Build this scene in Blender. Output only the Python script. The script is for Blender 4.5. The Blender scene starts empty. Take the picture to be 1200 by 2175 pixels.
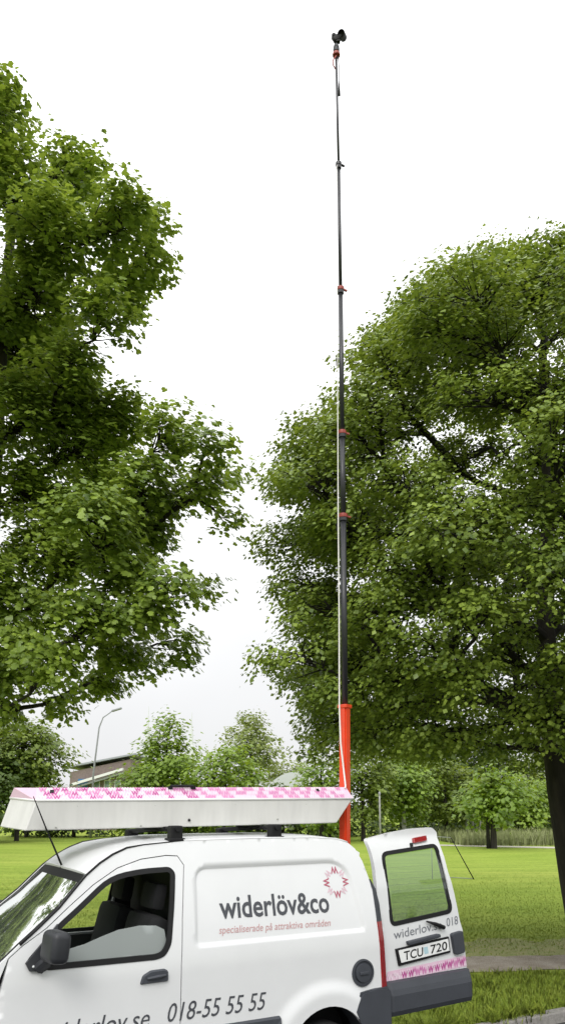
import bpy, bmesh, math, random
import numpy as np
from mathutils import Vector, Matrix
from mathutils.geometry import delaunay_2d_cdt

R = math.radians
random.seed(7)
rng = np.random.default_rng(7)
scene = bpy.context.scene
C = scene.collection
PI = math.pi

# ------------------------------------------------------------------ camera
F, PCX, PCY, HOR, EYE = 1650.0, 600.0, 1424.0, 1712.0, 2.0
PITCH = math.atan((HOR - PCY) / F)
cam_d = bpy.data.cameras.new('camera')
cam = bpy.data.objects.new('camera', cam_d); C.objects.link(cam)
cam.location = (0, 0, EYE); cam.rotation_euler = (R(90) + PITCH, 0, 0)
cam_d.sensor_fit = 'VERTICAL'; cam_d.sensor_height = 36; cam_d.sensor_width = 36
cam_d.lens = F / 2175 * 36
cam_d.shift_y = (PCY - 1087.5) / 2175
cam_d.clip_end = 3000
scene.camera = cam

# ------------------------------------------------------------------ sky and sun
SUN_EL, SUN_AZ = R(41), R(194)
world = bpy.data.worlds.new('World'); scene.world = world
world.use_nodes = True
nt = world.node_tree; nt.nodes.clear()
def N_(tree, t, **kw):
    n = tree.nodes.new(t)
    for k, v in kw.items():
        if k.startswith('i_'):
            n.inputs[k[2:].replace('_', ' ')].default_value = v
        else: setattr(n, k, v)
    return n
out = N_(nt, 'ShaderNodeOutputWorld')
sky = N_(nt, 'ShaderNodeTexSky', sky_type='NISHITA', sun_disc=False, sun_elevation=SUN_EL, sun_rotation=SUN_AZ)
bg_sky = N_(nt, 'ShaderNodeBackground'); bg_sky.inputs[1].default_value = 0.06
nt.links.new(sky.outputs[0], bg_sky.inputs[0])
tc = N_(nt, 'ShaderNodeTexCoord')
sep = N_(nt, 'ShaderNodeSeparateXYZ'); nt.links.new(tc.outputs['Generated'], sep.inputs[0])
# overcast cloud layer: brighter overhead than at the horizon, soft mottling
mr = N_(nt, 'ShaderNodeMapRange'); mr.inputs[1].default_value = 0.0; mr.inputs[2].default_value = 1.0
mr.inputs[3].default_value = 0.85; mr.inputs[4].default_value = 2.2
pw_ = N_(nt, 'ShaderNodeMath', operation='POWER', use_clamp=True); pw_.inputs[1].default_value = 1.4
nt.links.new(sep.outputs[2], pw_.inputs[0]); nt.links.new(pw_.outputs[0], mr.inputs[0])
nz = N_(nt, 'ShaderNodeTexNoise'); nz.inputs['Scale'].default_value = 2.2; nz.inputs['Detail'].default_value = 4
nt.links.new(tc.outputs['Generated'], nz.inputs['Vector'])
mr2 = N_(nt, 'ShaderNodeMapRange'); mr2.inputs[1].default_value = 0.3; mr2.inputs[2].default_value = 0.7
mr2.inputs[3].default_value = 0.93; mr2.inputs[4].default_value = 1.06
nt.links.new(nz.outputs[0], mr2.inputs[0])
mul = N_(nt, 'ShaderNodeMath', operation='MULTIPLY')
nt.links.new(mr.outputs[0], mul.inputs[0]); nt.links.new(mr2.outputs[0], mul.inputs[1])
bg_cl = N_(nt, 'ShaderNodeBackground'); bg_cl.inputs[0].default_value = (0.985, 0.99, 1.0, 1)
nt.links.new(mul.outputs[0], bg_cl.inputs[1])
mix = N_(nt, 'ShaderNodeMixShader'); mix.inputs[0].default_value = 0.96
nt.links.new(bg_sky.outputs[0], mix.inputs[1]); nt.links.new(bg_cl.outputs[0], mix.inputs[2])
nt.links.new(mix.outputs[0], out.inputs[0])

sun_d = bpy.data.lights.new('sun', 'SUN'); sun_d.energy = 1.5; sun_d.angle = R(25); sun_d.color = (1, 0.97, 0.93)
sun = bpy.data.objects.new('sun', sun_d); C.objects.link(sun)
# from behind the camera, veiled by cloud
sd = Vector((math.sin(SUN_AZ) * math.cos(SUN_EL), math.cos(SUN_AZ) * math.cos(SUN_EL), math.sin(SUN_EL)))
sun.rotation_euler = sd.to_track_quat('Z', 'Y').to_euler()
sun.location = (0, 0, 30)

vs = scene.view_settings
scene.display_settings.display_device = 'sRGB'
vs.view_transform = 'Standard'; vs.look = 'None'; vs.gamma = 1; vs.exposure = 0.12; vs.use_curve_mapping = False
scene.cycles.max_bounces = 8
scene.cycles.transparent_max_bounces = 16

# ------------------------------------------------------------------ helpers
def ray(px, py):
    x = (px - PCX) / F; u = -(py - PCY) / F
    cp, sp = math.cos(PITCH), math.sin(PITCH)
    return np.array([x, cp - u * sp, sp + u * cp])
def at(px, py, Y):
    """world point on the sight line of a photo pixel at ground distance Y"""
    r = ray(px, py); t = Y / r[1]
    return np.array([0, 0, EYE]) + r * t
def ground(px, py, z=0.0):
    r = ray(px, py); t = (z - EYE) / r[2]
    return np.array([0, 0, EYE]) + r * t

def tag(o, label=None, cat=None, group=None, kind=None):
    if label: o['label'] = label
    if cat: o['category'] = cat
    if group: o['group'] = group
    if kind: o['kind'] = kind
    return o
def thing(name, label, cat, loc=(0, 0, 0), rz=0, group=None):
    o = bpy.data.objects.new(name, None); C.objects.link(o)
    o.location = loc; o.rotation_euler = (0, 0, rz)
    return tag(o, label, cat, group)
def link(name, me, mat, parent=None):
    o = bpy.data.objects.new(name, me); C.objects.link(o)
    for m in (mat if isinstance(mat, (list, tuple)) else [mat]):
        if m: me.materials.append(m)
    if parent: o.parent = parent
    return o
def obj(name, bm, mat, parent=None, smooth=False):
    me = bpy.data.meshes.new(name)
    bmesh.ops.recalc_face_normals(bm, faces=bm.faces)
    if smooth:
        for f in bm.faces: f.smooth = True
    bm.to_mesh(me); bm.free()
    o = link(name, me, mat, parent)
    if smooth == 'auto':
        me.set_sharp_from_angle(angle=R(35))
    return o
def fastmesh(name, verts, faces, mats, parent=None, tint=None, smooth=False, matidx=None):
    verts = np.asarray(verts, dtype=np.float32); faces = np.asarray(faces, dtype=np.int32)
    me = bpy.data.meshes.new(name)
    n, k = faces.shape
    me.vertices.add(len(verts)); me.vertices.foreach_set('co', verts.ravel())
    me.loops.add(n * k); me.loops.foreach_set('vertex_index', faces.ravel())
    me.polygons.add(n)
    me.polygons.foreach_set('loop_start', np.arange(0, n * k, k, dtype=np.int32))
    me.polygons.foreach_set('loop_total', np.full(n, k, dtype=np.int32))
    if smooth: me.polygons.foreach_set('use_smooth', np.ones(n, dtype=bool))
    if matidx is not None: me.polygons.foreach_set('material_index', np.asarray(matidx, dtype=np.int32))
    me.update(calc_edges=True)
    if tint is not None:
        a = me.attributes.new('tint', 'FLOAT', 'FACE'); a.data.foreach_set('value', np.asarray(tint, dtype=np.float32))
    return link(name, me, mats, parent)

def bm_box(bm, c, s, rot=None, bev=0.0, seg=2):
    m = Matrix.Translation(c) @ (rot.to_4x4() if rot else Matrix.Identity(4)) @ Matrix.Diagonal((s[0], s[1], s[2], 1))
    r = bmesh.ops.create_cube(bm, size=1, matrix=m)
    if bev > 0:
        es = list({e for v in r['verts'] for e in v.link_edges})
        bmesh.ops.bevel(bm, geom=es, offset=bev, segments=seg, affect='EDGES', profile=0.5 if seg > 2 else 0.6)
def bm_tube(bm, pts, rad, n=8, cap=True):
    pts = [Vector(p) for p in pts]
    if not isinstance(rad, (list, tuple)): rad = [rad] * len(pts)
    rings = []
    up = None
    for i, p in enumerate(pts):
        d = (pts[min(i + 1, len(pts) - 1)] - pts[max(i - 1, 0)]).normalized()
        if up is None: up = Vector((0, 0, 1)) if abs(d.z) < .9 else Vector((1, 0, 0))
        a = d.cross(up).normalized(); b = a.cross(d).normalized(); up = b
        rings.append([bm.verts.new(p + (a * math.cos(2 * PI * j / n) + b * math.sin(2 * PI * j / n)) * rad[i]) for j in range(n)])
    for r0, r1 in zip(rings, rings[1:]):
        for j in range(n): bm.faces.new((r0[j], r0[(j + 1) % n], r1[(j + 1) % n], r1[j]))
    if cap:
        bm.faces.new(rings[0][::-1]); bm.faces.new(rings[-1])
def bm_lathe(bm, prof, axis_m, n=24):
    """prof: list of (r, h); revolved about local z of axis_m"""
    rings = []
    for r, h in prof:
        rings.append([bm.verts.new(axis_m @ Vector((r * math.cos(2 * PI * j / n), r * math.sin(2 * PI * j / n), h))) for j in range(n)])
    for r0, r1 in zip(rings, rings[1:]):
        for j in range(n): bm.faces.new((r0[j], r0[(j + 1) % n], r1[(j + 1) % n], r1[j]))
    return rings
def tube_obj(name, pts, rad, mat, parent=None, n=8):
    bm = bmesh.new(); bm_tube(bm, pts, rad, n); return obj(name, bm, mat, parent, True)
def box_obj(name, c, s, mat, parent=None, rot=None, bev=0.0):
    bm = bmesh.new(); bm_box(bm, c, s, rot, bev); return obj(name, bm, mat, parent)

# ------------------------------------------------------------------ materials
def mat(name, col, rough=0.6, metal=0.0, var=0.0, scale=4.0, bump=0.0, bscale=60.0, col2=None, coat=0.0, detail=5.0, spec=0.5, stretch=None):
    m = bpy.data.materials.new(name); m.use_nodes = True
    t = m.node_tree; b = t.nodes['Principled BSDF']
    b.inputs['Roughness'].default_value = rough; b.inputs['Metallic'].default_value = metal
    b.inputs['Specular IOR Level'].default_value = spec
    if coat: b.inputs['Coat Weight'].default_value = coat; b.inputs['Coat Roughness'].default_value = 0.08
    b.inputs['Base Color'].default_value = (*col, 1)
    g = N_(t, 'ShaderNodeTexCoord')
    vec = g.outputs['Object']
    if stretch:
        mp = N_(t, 'ShaderNodeMapping'); mp.inputs['Scale'].default_value = stretch
        t.links.new(vec, mp.inputs[0]); vec = mp.outputs[0]
    if var > 0 or col2:
        c2 = col2 or tuple(max(0, c * (1 - var)) for c in col)
        n = N_(t, 'ShaderNodeTexNoise'); n.inputs['Scale'].default_value = scale; n.inputs['Detail'].default_value = detail
        n.inputs['Roughness'].default_value = 0.65
        t.links.new(vec, n.inputs['Vector'])
        r = N_(t, 'ShaderNodeValToRGB'); r.color_ramp.elements[0].position = 0.35; r.color_ramp.elements[1].position = 0.68
        r.color_ramp.elements[0].color = (*c2, 1); r.color_ramp.elements[1].color = (*col, 1)
        t.links.new(n.outputs[0], r.inputs[0]); t.links.new(r.outputs[0], b.inputs['Base Color'])
    if bump > 0:
        n2 = N_(t, 'ShaderNodeTexNoise'); n2.inputs['Scale'].default_value = bscale; n2.inputs['Detail'].default_value = 4
        t.links.new(vec, n2.inputs['Vector'])
        bp = N_(t, 'ShaderNodeBump'); bp.inputs['Strength'].default_value = bump; bp.inputs['Distance'].default_value = 0.02
        t.links.new(n2.outputs[0], bp.inputs['Height']); t.links.new(bp.outputs[0], b.inputs['Normal'])
    return m
def glass(name, tint, trans=0.8, haze=0.0, rough=0.02, ior=1.5):
    """thin pane: tinted see-through + fresnel mirror + optional flat grey haze"""
    m = bpy.data.materials.new(name); m.use_nodes = True
    t = m.node_tree; t.nodes.clear()
    o = N_(t, 'ShaderNodeOutputMaterial')
    tr = N_(t, 'ShaderNodeBsdfTransparent'); tr.inputs[0].default_value = (*[c * trans for c in tint], 1)
    gl = N_(t, 'ShaderNodeBsdfGlossy'); gl.inputs[0].default_value = (.95, .97, .95, 1); gl.inputs['Roughness'].default_value = rough
    fr = N_(t, 'ShaderNodeFresnel'); fr.inputs[0].default_value = ior
    mx = N_(t, 'ShaderNodeMixShader')
    t.links.new(fr.outputs[0], mx.inputs[0]); t.links.new(tr.outputs[0], mx.inputs[1]); t.links.new(gl.outputs[0], mx.inputs[2])
    last = mx
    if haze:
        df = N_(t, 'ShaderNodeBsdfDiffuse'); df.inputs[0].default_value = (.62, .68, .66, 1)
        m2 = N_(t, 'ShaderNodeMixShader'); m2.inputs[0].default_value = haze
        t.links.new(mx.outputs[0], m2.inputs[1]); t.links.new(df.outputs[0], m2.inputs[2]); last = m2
    t.links.new(last.outputs[0], o.inputs[0])
    return m
def leafmat(name, dark, light, trans=0.38, up=False):
    m = bpy.data.materials.new(name); m.use_nodes = True
    t = m.node_tree; t.nodes.clear()
    o = N_(t, 'ShaderNodeOutputMaterial')
    a = N_(t, 'ShaderNodeAttribute'); a.attribute_name = 'tint'
    r = N_(t, 'ShaderNodeValToRGB'); r.color_ramp.elements[0].color = (*dark, 1); r.color_ramp.elements[1].color = (*light, 1)
    t.links.new(a.outputs['Fac'], r.inputs[0])
    d = N_(t, 'ShaderNodeBsdfPrincipled'); d.inputs['Roughness'].default_value = 0.42; d.inputs['Specular IOR Level'].default_value = 0.5
    t.links.new(r.outputs[0], d.inputs['Base Color'])
    tl = N_(t, 'ShaderNodeBsdfTranslucent')
    if up:                                     # grass shades like the turf it stands in
        cx = N_(t, 'ShaderNodeCombineXYZ'); cx.inputs[2].default_value = 1.0
        t.links.new(cx.outputs[0], d.inputs['Normal']); d.inputs['Specular IOR Level'].default_value = .05
    g = N_(t, 'ShaderNodeHueSaturation'); g.inputs['Hue'].default_value = 0.485; g.inputs['Value'].default_value = 1.5; g.inputs['Saturation'].default_value = 1.05
    t.links.new(r.outputs[0], g.inputs['Color']); t.links.new(g.outputs[0], tl.inputs[0])
    x = N_(t, 'ShaderNodeMixShader'); x.inputs[0].default_value = trans
    t.links.new(d.outputs[0], x.inputs[1]); t.links.new(tl.outputs[0], x.inputs[2]); t.links.new(x.outputs[0], o.inputs[0])
    return m

M = {}
M['white'] = mat('white_paint', (.705, .715, .72), .35, var=.04, scale=2.5, coat=.15)
M['boxside'] = mat('box_grey_white', (.67, .665, .64), .5, var=.10, scale=3, bump=.05, bscale=30, stretch=(3.5, 3.5, .7), detail=2.0)
M['boxtop'] = mat('box_pink_white', (.74, .52, .64), .45, var=.06, scale=9)
M['boxedge'] = mat('box_edge_white', (.82, .81, .80), .4)
M['dark'] = mat('dark_grey_plastic', (.046, .051, .062), .55, var=.15, scale=6, bump=.08, bscale=180)
M['mirror'] = mat('mirror_plastic', (.022, .024, .029), .5, var=.15, scale=6)
M['black'] = mat('black_rubber', (.010, .010, .011), .6, var=.2, scale=9, spec=.3)
M['interior'] = mat('black_trim', (.008, .008, .009), .75, var=.3, scale=6)
M['seat'] = mat('seat_cloth', (.010, .0105, .012), .85, var=.35, scale=20, bump=.2, bscale=200)
M['redlens'] = mat('red_lens', (.33, .016, .02), .18, var=.35, scale=30, coat=.5)
M['darklens'] = mat('smoked_lens', (.10, .045, .05), .2, coat=.5)
M['clearlens'] = mat('clear_lens', (.6, .62, .62), .12, coat=.6)
M['tyre'] = mat('tyre_rubber', (.016, .016, .017), .8, var=.3, scale=12)
M['rim'] = mat('steel_rim', (.30, .31, .32), .4, .7)
M['mast'] = mat('black_mast_tube', (.022, .023, .026), .35, var=.2, scale=8)
M['mast_red'] = mat('red_mast_paint', (.80, .065, .015), .35, var=.12, scale=6, coat=.2)
M['collar'] = mat('red_collar', (.30, .045, .03), .45)
M['alu'] = mat('brushed_metal', (.42, .43, .40), .4, .6)
M['rope'] = mat('white_cable', (.78, .76, .72), .6)
M['ink'] = mat('grey_vinyl', (.058, .062, .072), .5)
M['inklight'] = mat('light_grey_vinyl', (.16, .17, .19), .5)
M['inkred'] = mat('dull_red_vinyl', (.52, .30, .30), .5)
M['logored'] = mat('crimson_vinyl', (.42, .10, .15), .5)
M['logopale'] = mat('pale_pink_vinyl', (.66, .47, .53), .5)
M['pink'] = mat('pink_vinyl', (.60, .20, .43), .5)
M['pinkpale'] = mat('light_pink_vinyl', (.80, .66, .74), .5)
M['magenta'] = mat('magenta_vinyl', (.45, .06, .27), .5)
M['plate'] = mat('plate_white', (.80, .81, .80), .4)
M['sticker'] = mat('plate_sticker', (.42, .60, .66), .4)
M['glass'] = glass('side_glass', (.86, .93, .90), .8, haze=.38)  # haze is diffuse grey painting a pale sky reflection into the pane
M['wsglass'] = glass('windscreen_glass', (.72, .86, .74), .8, haze=.04, ior=1.45)
M['rearglass'] = glass('rear_glass', (.66, .84, .58), .84, haze=.08, ior=1.75)
M['leaf_l'] = leafmat('maple_leaf_left', (.055, .108, .016), (.30, .405, .060), .30)
M['leaf_r'] = leafmat('maple_leaf_right', (.050, .098, .016), (.30, .395, .060), .28)
M['leaf_bright'] = leafmat('bright_leaf', (.11, .19, .022), (.26, .37, .045))
M['leaf_mid'] = leafmat('mid_leaf', (.095, .15, .024), (.23, .30, .045))
M['leaf_dark'] = leafmat('dark_leaf', (.045, .085, .018), (.12, .18, .03))
M['leaf_pale'] = leafmat('pale_leaf', (.13, .18, .04), (.28, .34, .08))
M['bark'] = mat('maple_bark', (.045, .038, .030), .9, col2=(.018, .016, .013), scale=9, bump=.8, bscale=35, stretch=(1, 1, .25))
M['bark_dark'] = mat('limb_bark', (.022, .019, .016), .9, var=.4, scale=9)
M['birch'] = mat('pale_bark', (.42, .42, .40), .8, col2=(.2, .2, .19), scale=6)
M['pole'] = mat('galvanised_pole', (.34, .35, .36), .45, .3, var=.1, scale=3)
M['brick'] = mat('brown_brick', (.24, .19, .17), .85, var=.25, scale=5)
M['roofgrey'] = mat('grey_roof', (.34, .36, .39), .6, var=.1, scale=2)
M['fascia'] = mat('white_fascia', (.74, .74, .74), .5)
M['blue'] = mat('blue_panel', (.03, .16, .34), .5)
M['tentroof'] = mat('pale_sheet_roof', (.55, .57, .59), .5, var=.08, scale=1)
M['palewall'] = mat('pale_render', (.48, .48, .47), .8, var=.1, scale=2)
M['spire_haze'] = mat('hazed_spire', (.62, .63, .66), .8)  # pale tone paints distance haze into the colour of the spires

# ------------------------------------------------------------------ ground
TH = math.atan((3470 - 600) / math.hypot(F, HOR - PCY))
sT, cT = math.sin(TH), math.cos(TH)
AX = np.array([sT, cT, 0.0]); NX = np.array([-cT, sT, 0.0])
w0 = ground(695, 2138, .66)
VO = w0 - AX * 2.3 + NX * .78; VO[2] = 0       # van origin: front axle, y=0 line
ROADZ = -0.06

def grass_mat(name, base, dark, yellow, big=.12):
    m = bpy.data.materials.new(name); m.use_nodes = True
    t = m.node_tree; b = t.nodes['Principled BSDF']; b.inputs['Roughness'].default_value = .9; b.inputs['Specular IOR Level'].default_value = .03
    g = N_(t, 'ShaderNodeTexCoord')
    mp = N_(t, 'ShaderNodeMapping'); mp.inputs['Scale'].default_value = (.35, 1.0, 1); t.links.new(g.outputs['Object'], mp.inputs[0])
    n1 = N_(t, 'ShaderNodeTexNoise'); n1.inputs['Scale'].default_value = big; n1.inputs['Detail'].default_value = 6; n1.inputs['Roughness'].default_value = .7
    t.links.new(mp.outputs[0], n1.inputs['Vector'])
    n2 = N_(t, 'ShaderNodeTexNoise'); n2.inputs['Scale'].default_value = 7; n2.inputs['Detail'].default_value = 8; n2.inputs['Roughness'].default_value = .75
    t.links.new(g.outputs['Object'], n2.inputs['Vector'])
    r1 = N_(t, 'ShaderNodeValToRGB'); r1.color_ramp.elements[0].position = .36; r1.color_ramp.elements[1].position = .66
    r1.color_ramp.elements[0].color = (*base, 1); r1.color_ramp.elements[1].color = (*yellow, 1)
    t.links.new(n1.outputs[0], r1.inputs[0])
    mp3 = N_(t, 'ShaderNodeMapping'); mp3.inputs['Scale'].default_value = (.22, 1.0, 1); t.links.new(g.outputs['Object'], mp3.inputs[0])
    n3 = N_(t, 'ShaderNodeTexNoise'); n3.inputs['Scale'].default_value = 1.3; n3.inputs['Detail'].default_value = 7; n3.inputs['Roughness'].default_value = .75
    t.links.new(mp3.outputs[0], n3.inputs['Vector'])
    av = N_(t, 'ShaderNodeMath', operation='ADD'); t.links.new(n2.outputs[0], av.inputs[0]); t.links.new(n3.outputs[0], av.inputs[1])
    hf = N_(t, 'ShaderNodeMath', operation='MULTIPLY'); hf.inputs[1].default_value = .5; t.links.new(av.outputs[0], hf.inputs[0])
    r2 = N_(t, 'ShaderNodeValToRGB'); r2.color_ramp.elements[0].position = .37; r2.color_ramp.elements[1].position = .57
    t.links.new(hf.outputs[0], r2.inputs[0])
    mx = N_(t, 'ShaderNodeMix', data_type='RGBA'); mx.inputs[6].default_value = (*dark, 1)
    t.links.new(r2.outputs[0], mx.inputs[0]); t.links.new(r1.outputs[0], mx.inputs[7])
    t.links.new(mx.outputs[2], b.inputs['Base Color'])
    bp = N_(t, 'ShaderNodeBump'); bp.inputs['Strength'].default_value = .5; bp.inputs['Distance'].default_value = .03
    t.links.new(n2.outputs[0], bp.inputs['Height']); t.links.new(bp.outputs[0], b.inputs['Normal'])
    return m
M['lawn'] = grass_mat('lawn_grass', (.225, .315, .046), (.13, .195, .028), (.315, .36, .075))
M['verge'] = grass_mat('verge_soil', (.24, .33, .045), (.15, .20, .03), (.31, .35, .065), big=.6)
M['path'] = mat('worn_asphalt_path', (.34, .30, .25), .9, col2=(.21, .175, .13), scale=3, bump=.4, bscale=60)
M['farpath'] = mat('pale_gravel', (.46, .43, .36), .9, var=.15, scale=2)
M['asphalt'] = mat('asphalt', (.055, .055, .056), .9, var=.3, scale=5, bump=.4, bscale=120)
M['kerb'] = mat('granite_kerb', (.33, .315, .29), .85, var=.35, scale=25, bump=.3, bscale=90)
M['dirt'] = mat('worn_earth', (.30, .27, .11), .95, col2=(.19, .24, .05), scale=6, bump=.4, bscale=40)

def sheet(name, pts, z, m, kind='structure', sub=0):
    bm = bmesh.new(); f = bm.faces.new([bm.verts.new((p[0], p[1], z)) for p in pts])
    o = obj(name, bm, m); tag(o, kind=kind); return o
# kerb line: parallel to the van
k0 = ground(1062, 2176, .03); k0[2] = 0
def kl(s, off=0): return k0 + AX * s + NX * off      # off>0 : lawn side
# the lawn sheet starts at the kerb's back edge, the road sheet ends at its front
sheet('lawn', [kl(-60, .13), kl(400, .13), (600, 900, 0), (-700, 900, 0), (-400, 20, 0)], 0.0, M['lawn'])
sheet('road', [kl(-60, 0.0), kl(60, 0.0), kl(60, -14), kl(-60, -14)], ROADZ, M['asphalt'])
sheet('ground', [kl(-60, -13.9), kl(300, -13.9), (300, -300, 0), (-300, -300, 0), (-400, 0, 0)], -.08, M['lawn'])
# kerb stones
kerb = thing('kerb', 'weathered granite kerb between the roadway and the grass verge', 'kerb', tuple(k0), 0)
kerb['kind'] = 'structure'; del kerb['category']
kme = None
for i in range(-14, 14):
    if kme is None:
        bm = bmesh.new(); bm_box(bm, (0, 0, -.06), (.985, .125, .19), None, .012)
        o = obj('kerb_stone', bm, M['kerb'], kerb); kme = o.data
    else:
        o = bpy.data.objects.new('kerb_stone', kme); C.objects.link(o); o.parent = kerb
    p = AX * (i + .5) + NX * .064
    o.location = (p[0], p[1], random.uniform(-.008, .006)); o.rotation_euler = (random.uniform(-.01, .01), 0, R(90) - TH + random.uniform(-.006, .006))
# footpath across the lawn
pa, pb = ground(985, 2034), ground(1200, 2029); pc, pd = ground(1200, 2059), ground(985, 2068)
def ext(a, b, t): return a + (b - a) * t
def wavy(a, b, t0, t1, n, amp):
    return [ext(a, b, t0 + (t1 - t0) * i / n) + np.array([0, random.uniform(-amp, amp), 0]) for i in range(n + 1)]
edge1 = wavy(pd, pc, -8, 9, 160, .035); edge2 = wavy(pa, pb, 9, -8, 160, .05)
sheet('footpath', edge1 + edge2, .008, M['path'])
dl, dr = ground(985, 1998), ground(1200, 1996)
sheet('worn_grass_edge', wavy(pa, pb, -8, 9, 160, .04) + wavy(dl, dr, 9, -8, 160, .22), .004, M['dirt'])
fp0, fp1 = ground(945, 1797), ground(1200, 1803); fp2, fp3 = ground(1200, 1799.5), ground(945, 1794.5)
sheet('far_path', [ext(fp0, fp1, -.2), ext(fp0, fp1, 8), ext(fp3, fp2, 8), ext(fp3, fp2, -.2)], .012, M['farpath'])

# ------------------------------------------------------------------ van geometry functions
YC = -0.13                                   # van's centre line in its own frame
def ybase(X, z):
    b = max(0.0, z - 1.0)
    y = -.78 + .17 * (b / .75) ** 1.5
    if z < .45: y += .10 * ((.45 - z) / .25) ** 2
    if X < .35: y += .11 * min(1.3, (.35 - X) / .9) ** 2
    return y
def back(px, py, fy=None):
    r = ray(px, py); y = -.78; X = 1.0
    for _ in range(40):
        t = (VO @ NX + y) / (r @ NX); w = np.array([0, 0, EYE]) + r * t
        d = w - VO; X = d @ AX; z = w[2]
        y = fy if fy is not None else ybase(X, z)
    return (float(X), float(z))
def backs(pts, fy=None): return [back(*p, fy=fy) for p in pts]

def inside(pts, poly):
    pts = np.asarray(pts); x, y = pts[:, 0], pts[:, 1]
    res = np.zeros(len(pts), bool); n = len(poly)
    for i in range(n):
        x0, y0 = poly[i]; x1, y1 = poly[(i + 1) % n]
        c = ((y0 > y) != (y1 > y))
        if y0 != y1: res ^= c & (x < (x1 - x0) * (y - y0) / (y1 - y0) + x0)
    return res
def segdist(pts, poly):
    pts = np.asarray(pts); best = np.full(len(pts), 1e9)
    for i in range(len(poly)):
        a = np.array(poly[i]); b = np.array(poly[(i + 1) % len(poly)]); ab = b - a
        t = np.clip(((pts - a) @ ab) / max(1e-12, ab @ ab), 0, 1)
        best = np.minimum(best, np.linalg.norm(pts - (a + t[:, None] * ab), axis=1))
    return best
def resample(poly, s):
    o = []
    for i in range(len(poly)):
        a = np.array(poly[i]); b = np.array(poly[(i + 1) % len(poly)]); L = np.linalg.norm(b - a)
        k = max(1, int(round(L / s)))
        for j in range(k): o.append(tuple(a + (b - a) * j / k))
    return o
def rounded(poly, r, n=5):
    """round polygon corners; r number or list"""
    o = []; N = len(poly)
    for i in range(N):
        p = np.array(poly[i]); a = np.array(poly[i - 1]); b = np.array(poly[(i + 1) % N])
        rr = r[i] if isinstance(r, (list, tuple)) else r
        da = a - p; db = b - p; la, lb = np.linalg.norm(da), np.linalg.norm(db)
        k = min(rr, la * .48, lb * .48)
        if k < 1e-5: o.append(tuple(p)); continue
        A_ = p + da / la * k; B_ = p + db / lb * k
        for j in range(n + 1):
            t = j / n; o.append(tuple((1 - t) ** 2 * A_ + 2 * t * (1 - t) * p + t * t * B_))
    return o
def shrink(poly, d):
    """offset a (roughly convex) polygon inward by d"""
    P = np.array(poly); n = len(P)
    area = 0.5 * sum(P[i][0] * P[(i + 1) % n][1] - P[(i + 1) % n][0] * P[i][1] for i in range(n))
    s = 1 if area > 0 else -1; o = []
    for i in range(n):
        t = P[(i + 1) % n] - P[i - 1]; t = t / (np.linalg.norm(t) + 1e-9)
        o.append(tuple(P[i] + s * d * np.array([-t[1], t[0]])))
    return o
def panel(name, outline, holes, fmap, sp, m, parent, thick=.02, loops=()):
    """curved sheet over a 2-D outline with holes; fmap(a,b,inset)->xyz; edges turned in by thick"""
    outline = resample(outline, sp); holes = [resample(h, sp) for h in holes]
    P = []; E = []
    loops = [resample(l, sp) for l in loops]
    for poly in [outline] + holes + loops:
        s = len(P); P += poly; E += [(s + i, s + (i + 1) % len(poly)) for i in range(len(poly))]
    arr = np.array(outline); (x0, y0), (x1, y1) = arr.min(0), arr.max(0)
    gx, gy = np.meshgrid(np.arange(x0 + sp * .5, x1, sp), np.arange(y0 + sp * .5, y1, sp))
    G = np.stack([gx.ravel(), gy.ravel()], 1)
    ok = inside(G, outline) & (segdist(G, outline) > sp * .45)
    for h in holes: ok &= ~inside(G, h) & (segdist(G, h) > sp * .45)
    for h in loops: ok &= segdist(G, h) > sp * .5
    P += [tuple(g) for g in G[ok]]
    v, e, f, *_ = delaunay_2d_cdt([Vector(p) for p in P], E, [], 0, 1e-6)
    cen = np.array([[(v[t[0]][0] + v[t[1]][0] + v[t[2]][0]) / 3, (v[t[0]][1] + v[t[1]][1] + v[t[2]][1]) / 3] for t in f])
    keep = inside(cen, outline)
    for h in holes: keep &= ~inside(cen, h)
    bm = bmesh.new()
    bv = [bm.verts.new(fmap(p[0], p[1], 0)) for p in v]
    for t, k in zip(f, keep):
        if k:
            fc = bm.faces.new([bv[i] for i in t]); fc.smooth = True
    bmesh.ops.delete(bm, geom=[x for x in bm.verts if not x.link_faces], context='VERTS')
    if thick:
        co = {}
        for i, p in enumerate(v): co[bv[i]] = p
        be = [ed for ed in bm.edges if len(ed.link_faces) == 1]
        for ed in be:
            a, b = ed.verts; pa_, pb_ = co[a], co[b]
            q = [bm.verts.new(fmap(pa_[0], pa_[1], .0005)), bm.verts.new(fmap(pb_[0], pb_[1], .0005)),
                 bm.verts.new(fmap(pb_[0], pb_[1], thick)), bm.verts.new(fmap(pa_[0], pa_[1], thick))]
            bm.faces.new(q)
    me = bpy.data.meshes.new(name)
    bmesh.ops.recalc_face_normals(bm, faces=bm.faces)
    bm.to_mesh(me); bm.free()
    return link(name, me, m, parent)
def mirror_copy(o, parent, name=None, deep=True):
    """the same part on the other flank: own mesh, mirrored about the van's centre line"""
    me = o.data.copy()
    me.transform(Matrix.Translation((0, 2 * YC, 0)) @ Matrix.Diagonal((1, -1, 1, 1))); me.flip_normals()
    c = bpy.data.objects.new(name or o.name.split('.')[0], me); C.objects.link(c); c.parent = parent
    return c

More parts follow.
